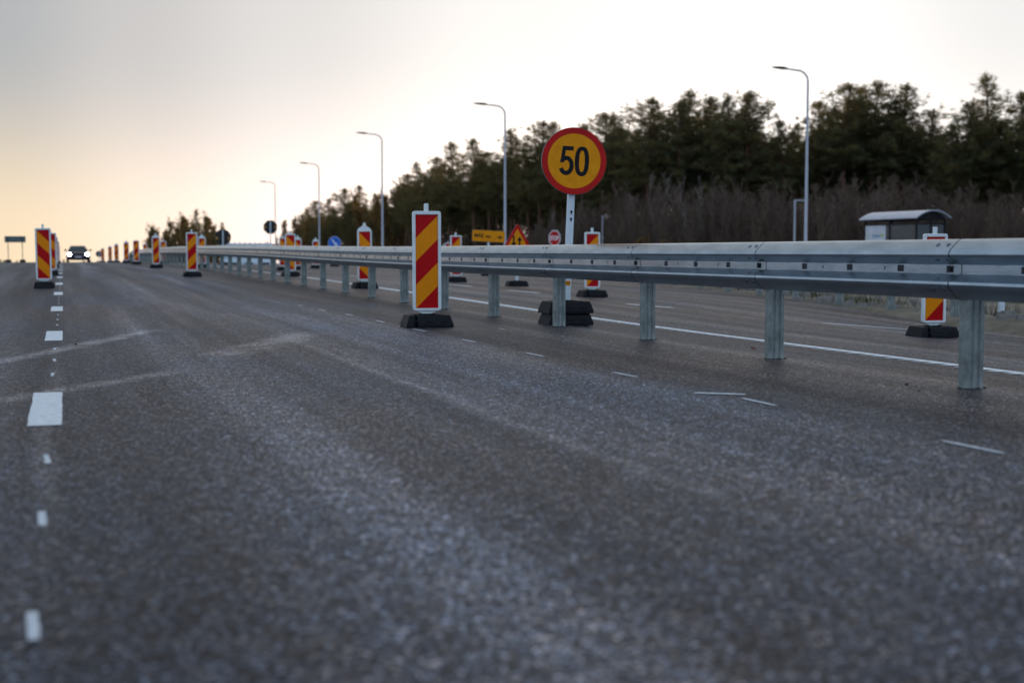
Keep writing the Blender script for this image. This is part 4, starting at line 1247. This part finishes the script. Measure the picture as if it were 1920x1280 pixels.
# the dark inside of the wood: brushwood and thin trunks that read as one mass
ri = random.Random(41)
M['brush'] = pbr('dark_brushwood', (0.05, 0.04, 0.036), .9, 0, .5, 1)
mb = MB(M['brush'], M['needle'])
px = 575.0
while px < 2250:
    zb_ = lin(ZCF, px)
    for _ in range(9):
        zc = zb_ + ri.uniform(14, 75); p2 = px + ri.uniform(-8, 8)
        x, y, z = W(p2, zc); h = ri.uniform(3, 8.5)
        if ri.random() < .35: h = ri.uniform(9, 13)
        w_ = ri.uniform(.05, .14); lx, ly = ri.gauss(0, .5), ri.gauss(0, .5)
        mb.tube([(x, y, z - .3), (x + lx, y + ly, z + h)], [w_, w_ * .4], 3, caps=False)
        for _ in range(26):
            f = ri.uniform(.05, 1); c = Vector((x + lx * f + ri.gauss(0, .8), y + ly * f + ri.gauss(0, .8), z + h * f)); a = Vector((ri.gauss(0, .5), ri.gauss(0, .5), ri.uniform(.5, 1.4))); n_ = a.cross(Vector((ri.gauss(0, 1), ri.gauss(0, 1), 0))).normalized() * ri.uniform(.05, .16)
            mb.face([c - n_, c + n_, c + a * .8], 0 if ri.random() < .7 else 1)
    px += 7 * 150 / zb_
tag(mb.build('forest_undergrowth'), 'dark tangled undergrowth filling the forest between and behind the pine trunks', 'undergrowth', kind='stuff')
# two little bushes with the last yellow leaves, seen just over the rail
for (px, zc, h) in ((1218, 118, 2.6), (1160, 122, 2.0)):
    x, y, z = W(px, zc)
    plant('yellow_bush', BG_[0 if px > 1200 else 1], ('trunk', 'crown'), x, y, z, h / 9.0, 1.0, 'small bush with orange leaves over the rail, %s' % ('the larger one under the pale birches' if px > 1200 else 'the smaller one nearer the path light'), 'bush', 'orange leaved bushes', 1.6)
# tree clump behind the crest, pale birches beside the forest
for (px, zc, py, kind, lab) in [(285, 250, 424, 'p', 'slim pine at the left end of the tree clump on the crest'), (312, 255, 408, 'g', 'round golden brown birch left in the tree clump on the crest'), (338, 262, 400, 'g', 'broad bare birch in the middle of the tree clump on the crest'),
                                (356, 250, 412, 'g', 'low birch filling the middle of the tree clump on the crest'), (372, 246, 391, 'p', 'tallest pine of the tree clump on the crest'), (390, 252, 405, 'p', 'right hand pine of the tree clump on the crest'), (404, 262, 432, 'p', 'low pine at the right end of the tree clump on the crest'), (298, 245, 428, 'g', 'low bushy birch near the left end of the tree clump on the crest'), (348, 268, 404, 'p', 'pine behind the bare birch of the tree clump on the crest'), (382, 270, 398, 'g', 'golden birch between the two tall pines of the tree clump'), (362, 238, 430, 'g', 'low golden bush at the front of the tree clump on the crest'), (325, 240, 440, 'p', 'low dark pine in front of the clump birches on the crest'),
                                (560, 330, 405, 'g', 'pale golden birch at the left end of the forest'), (536, 340, 436, 'g', 'low golden bush right of the octagonal sign back'), (735, 330, 336, 'g', 'pale birch rising behind the third street lamp'), (500, 330, 452, 'g', 'low golden bush left of the octagonal sign back'), (748, 340, 352, 'g', 'golden birch just right of the third street lamp')]:
    x, y, z = W(px, zc)
    H = CAMH + (471 - py) * zc / FPX - z
    if kind == 'p': plant('pine_tree', PM[int(px) % 5], ('trunk', 'crown'), x, y, z, H / 19.3, px, lab, 'tree', 'trees of the crest clump' if px < 420 else None, 1.15)
    else: plant('birch_tree', BG_[int(px) % 2], ('trunk', 'crown'), x, y, z, H / 9.2, px, lab, 'tree', 'trees of the crest clump' if px < 420 else 'golden birches by the forest', 1.15)
# far tree tips on the left horizon
for i, (px, zc, py) in enumerate([(4, 420, 486), (9, 430, 487), (33, 430, 487.5), (78, 440, 486), (96, 430, 488), (121, 450, 486), (158, 470, 488), (172, 450, 487)]):
    x, y, z = W(px, zc); H = CAMH + (471 - py) * zc / FPX - z
    plant('pine_tree', PM[i % 5], ('trunk', 'crown'), x, y, z, H / 19.3, i, 'tiny treetop just showing over the road crest at far left', 'tree', 'far treetops beyond the crest', 1.3)

# ------------------------------------------------------------------ verge details
rv = random.Random(31)
mb = MB(M['grass'])
for i in range(420):
    y = rv.uniform(8, 60); x = edge(y) + rv.choice((rv.uniform(.9, 4), rv.uniform(.5, 12)))
    z = zterr(x, y) - .02
    for _ in range(16):
        a = rv.uniform(0, 6.28); h = rv.uniform(.06, .26); px_, py_ = x + rv.gauss(0, .16), y + rv.gauss(0, .16)
        lx, ly = math.cos(a) * h * .5, math.sin(a) * h * .5
        mb.face([(px_ - ly * .08, py_ + lx * .08, z), (px_ + ly * .08, py_ - lx * .08, z), (px_ + lx, py_ + ly, z + h)])
tag(mb.build('verge_grass'), 'dry grass tufts on the gravel verge beyond the far guardrail', 'grass', kind='stuff')
mb = MB(M['stone'])
for i in range(260):
    y = rv.uniform(9, 45); x = edge(y) + rv.uniform(.3, 5)
    s = rv.uniform(.03, .13); z = zterr(x, y)
    mb.box(x, y, z + s * .25, s * rv.uniform(1, 2), s * rv.uniform(1, 2), s, 0, taper=s * .28)
tag(mb.build('verge_stones', bevel=.01), 'scattered stones on the gravel verge beyond the far guardrail', 'gravel', kind='stuff')
x, y = W(1878, 20.0)[:2]
dl = thing('delineator_post', 'short white roadside post under the right end of the guardrail', 'post', (x, y, zterr(x, y) - .1))
mb = MB(M['post_white']); mb.prism(rrect(-.042, 0, .042, .95, .012), -.03, .03); mb.build('body', dl, bevel=.006)
mb = MB(M['sign_black']); mb.prism([(-.043, .72), (.043, .76), (.043, .88), (-.043, .84)], -.0325, .0325); mb.build('band', dl)
# fallen leaf and crumbs on the asphalt
x, y = G(1415, 656)
mb = MB(M['leaf_brown'])
mb.grid([[(-.02, -.03, .004), (-.025, 0, .006), (-.012, .035, .010)], [(0, -.04, .012), (0, 0, .018), (0, .05, .034)], [(.02, -.03, .010), (.028, 0, .020), (.012, .035, .028)]])
o = mb.build('fallen_leaf', smooth=True); o.location = (x, y, zroad(x, y) + .001); o.rotation_euler = (0, 0, .8); o.scale = (.5, .5, .9)
tag(o, 'single brown fallen leaf on the asphalt left of the second nearest rail post', 'leaf')
for (px, py, s, lab) in ((1703, 722, .009, 'dark asphalt crumb on the road left of the nearest rail post, the larger one'), (1727, 734, .007, 'tiny dark asphalt crumb on the road beside the nearest rail post'), (140, 646, .011, 'small dark crumb on the road beside the second painted dash')):
    x, y = G(px, py); mb = MB(M['tar']); mb.box(0, 0, s * .4, s * 2.2, s * 1.6, s, 0, taper=s * .3); o = mb.build('asphalt_crumb', bevel=.003); o.location = (x, y, zroad(x, y)); tag(o, lab, 'crumb', 'crumbs on the road')
print('pines', cnt, 'saplings', nb)
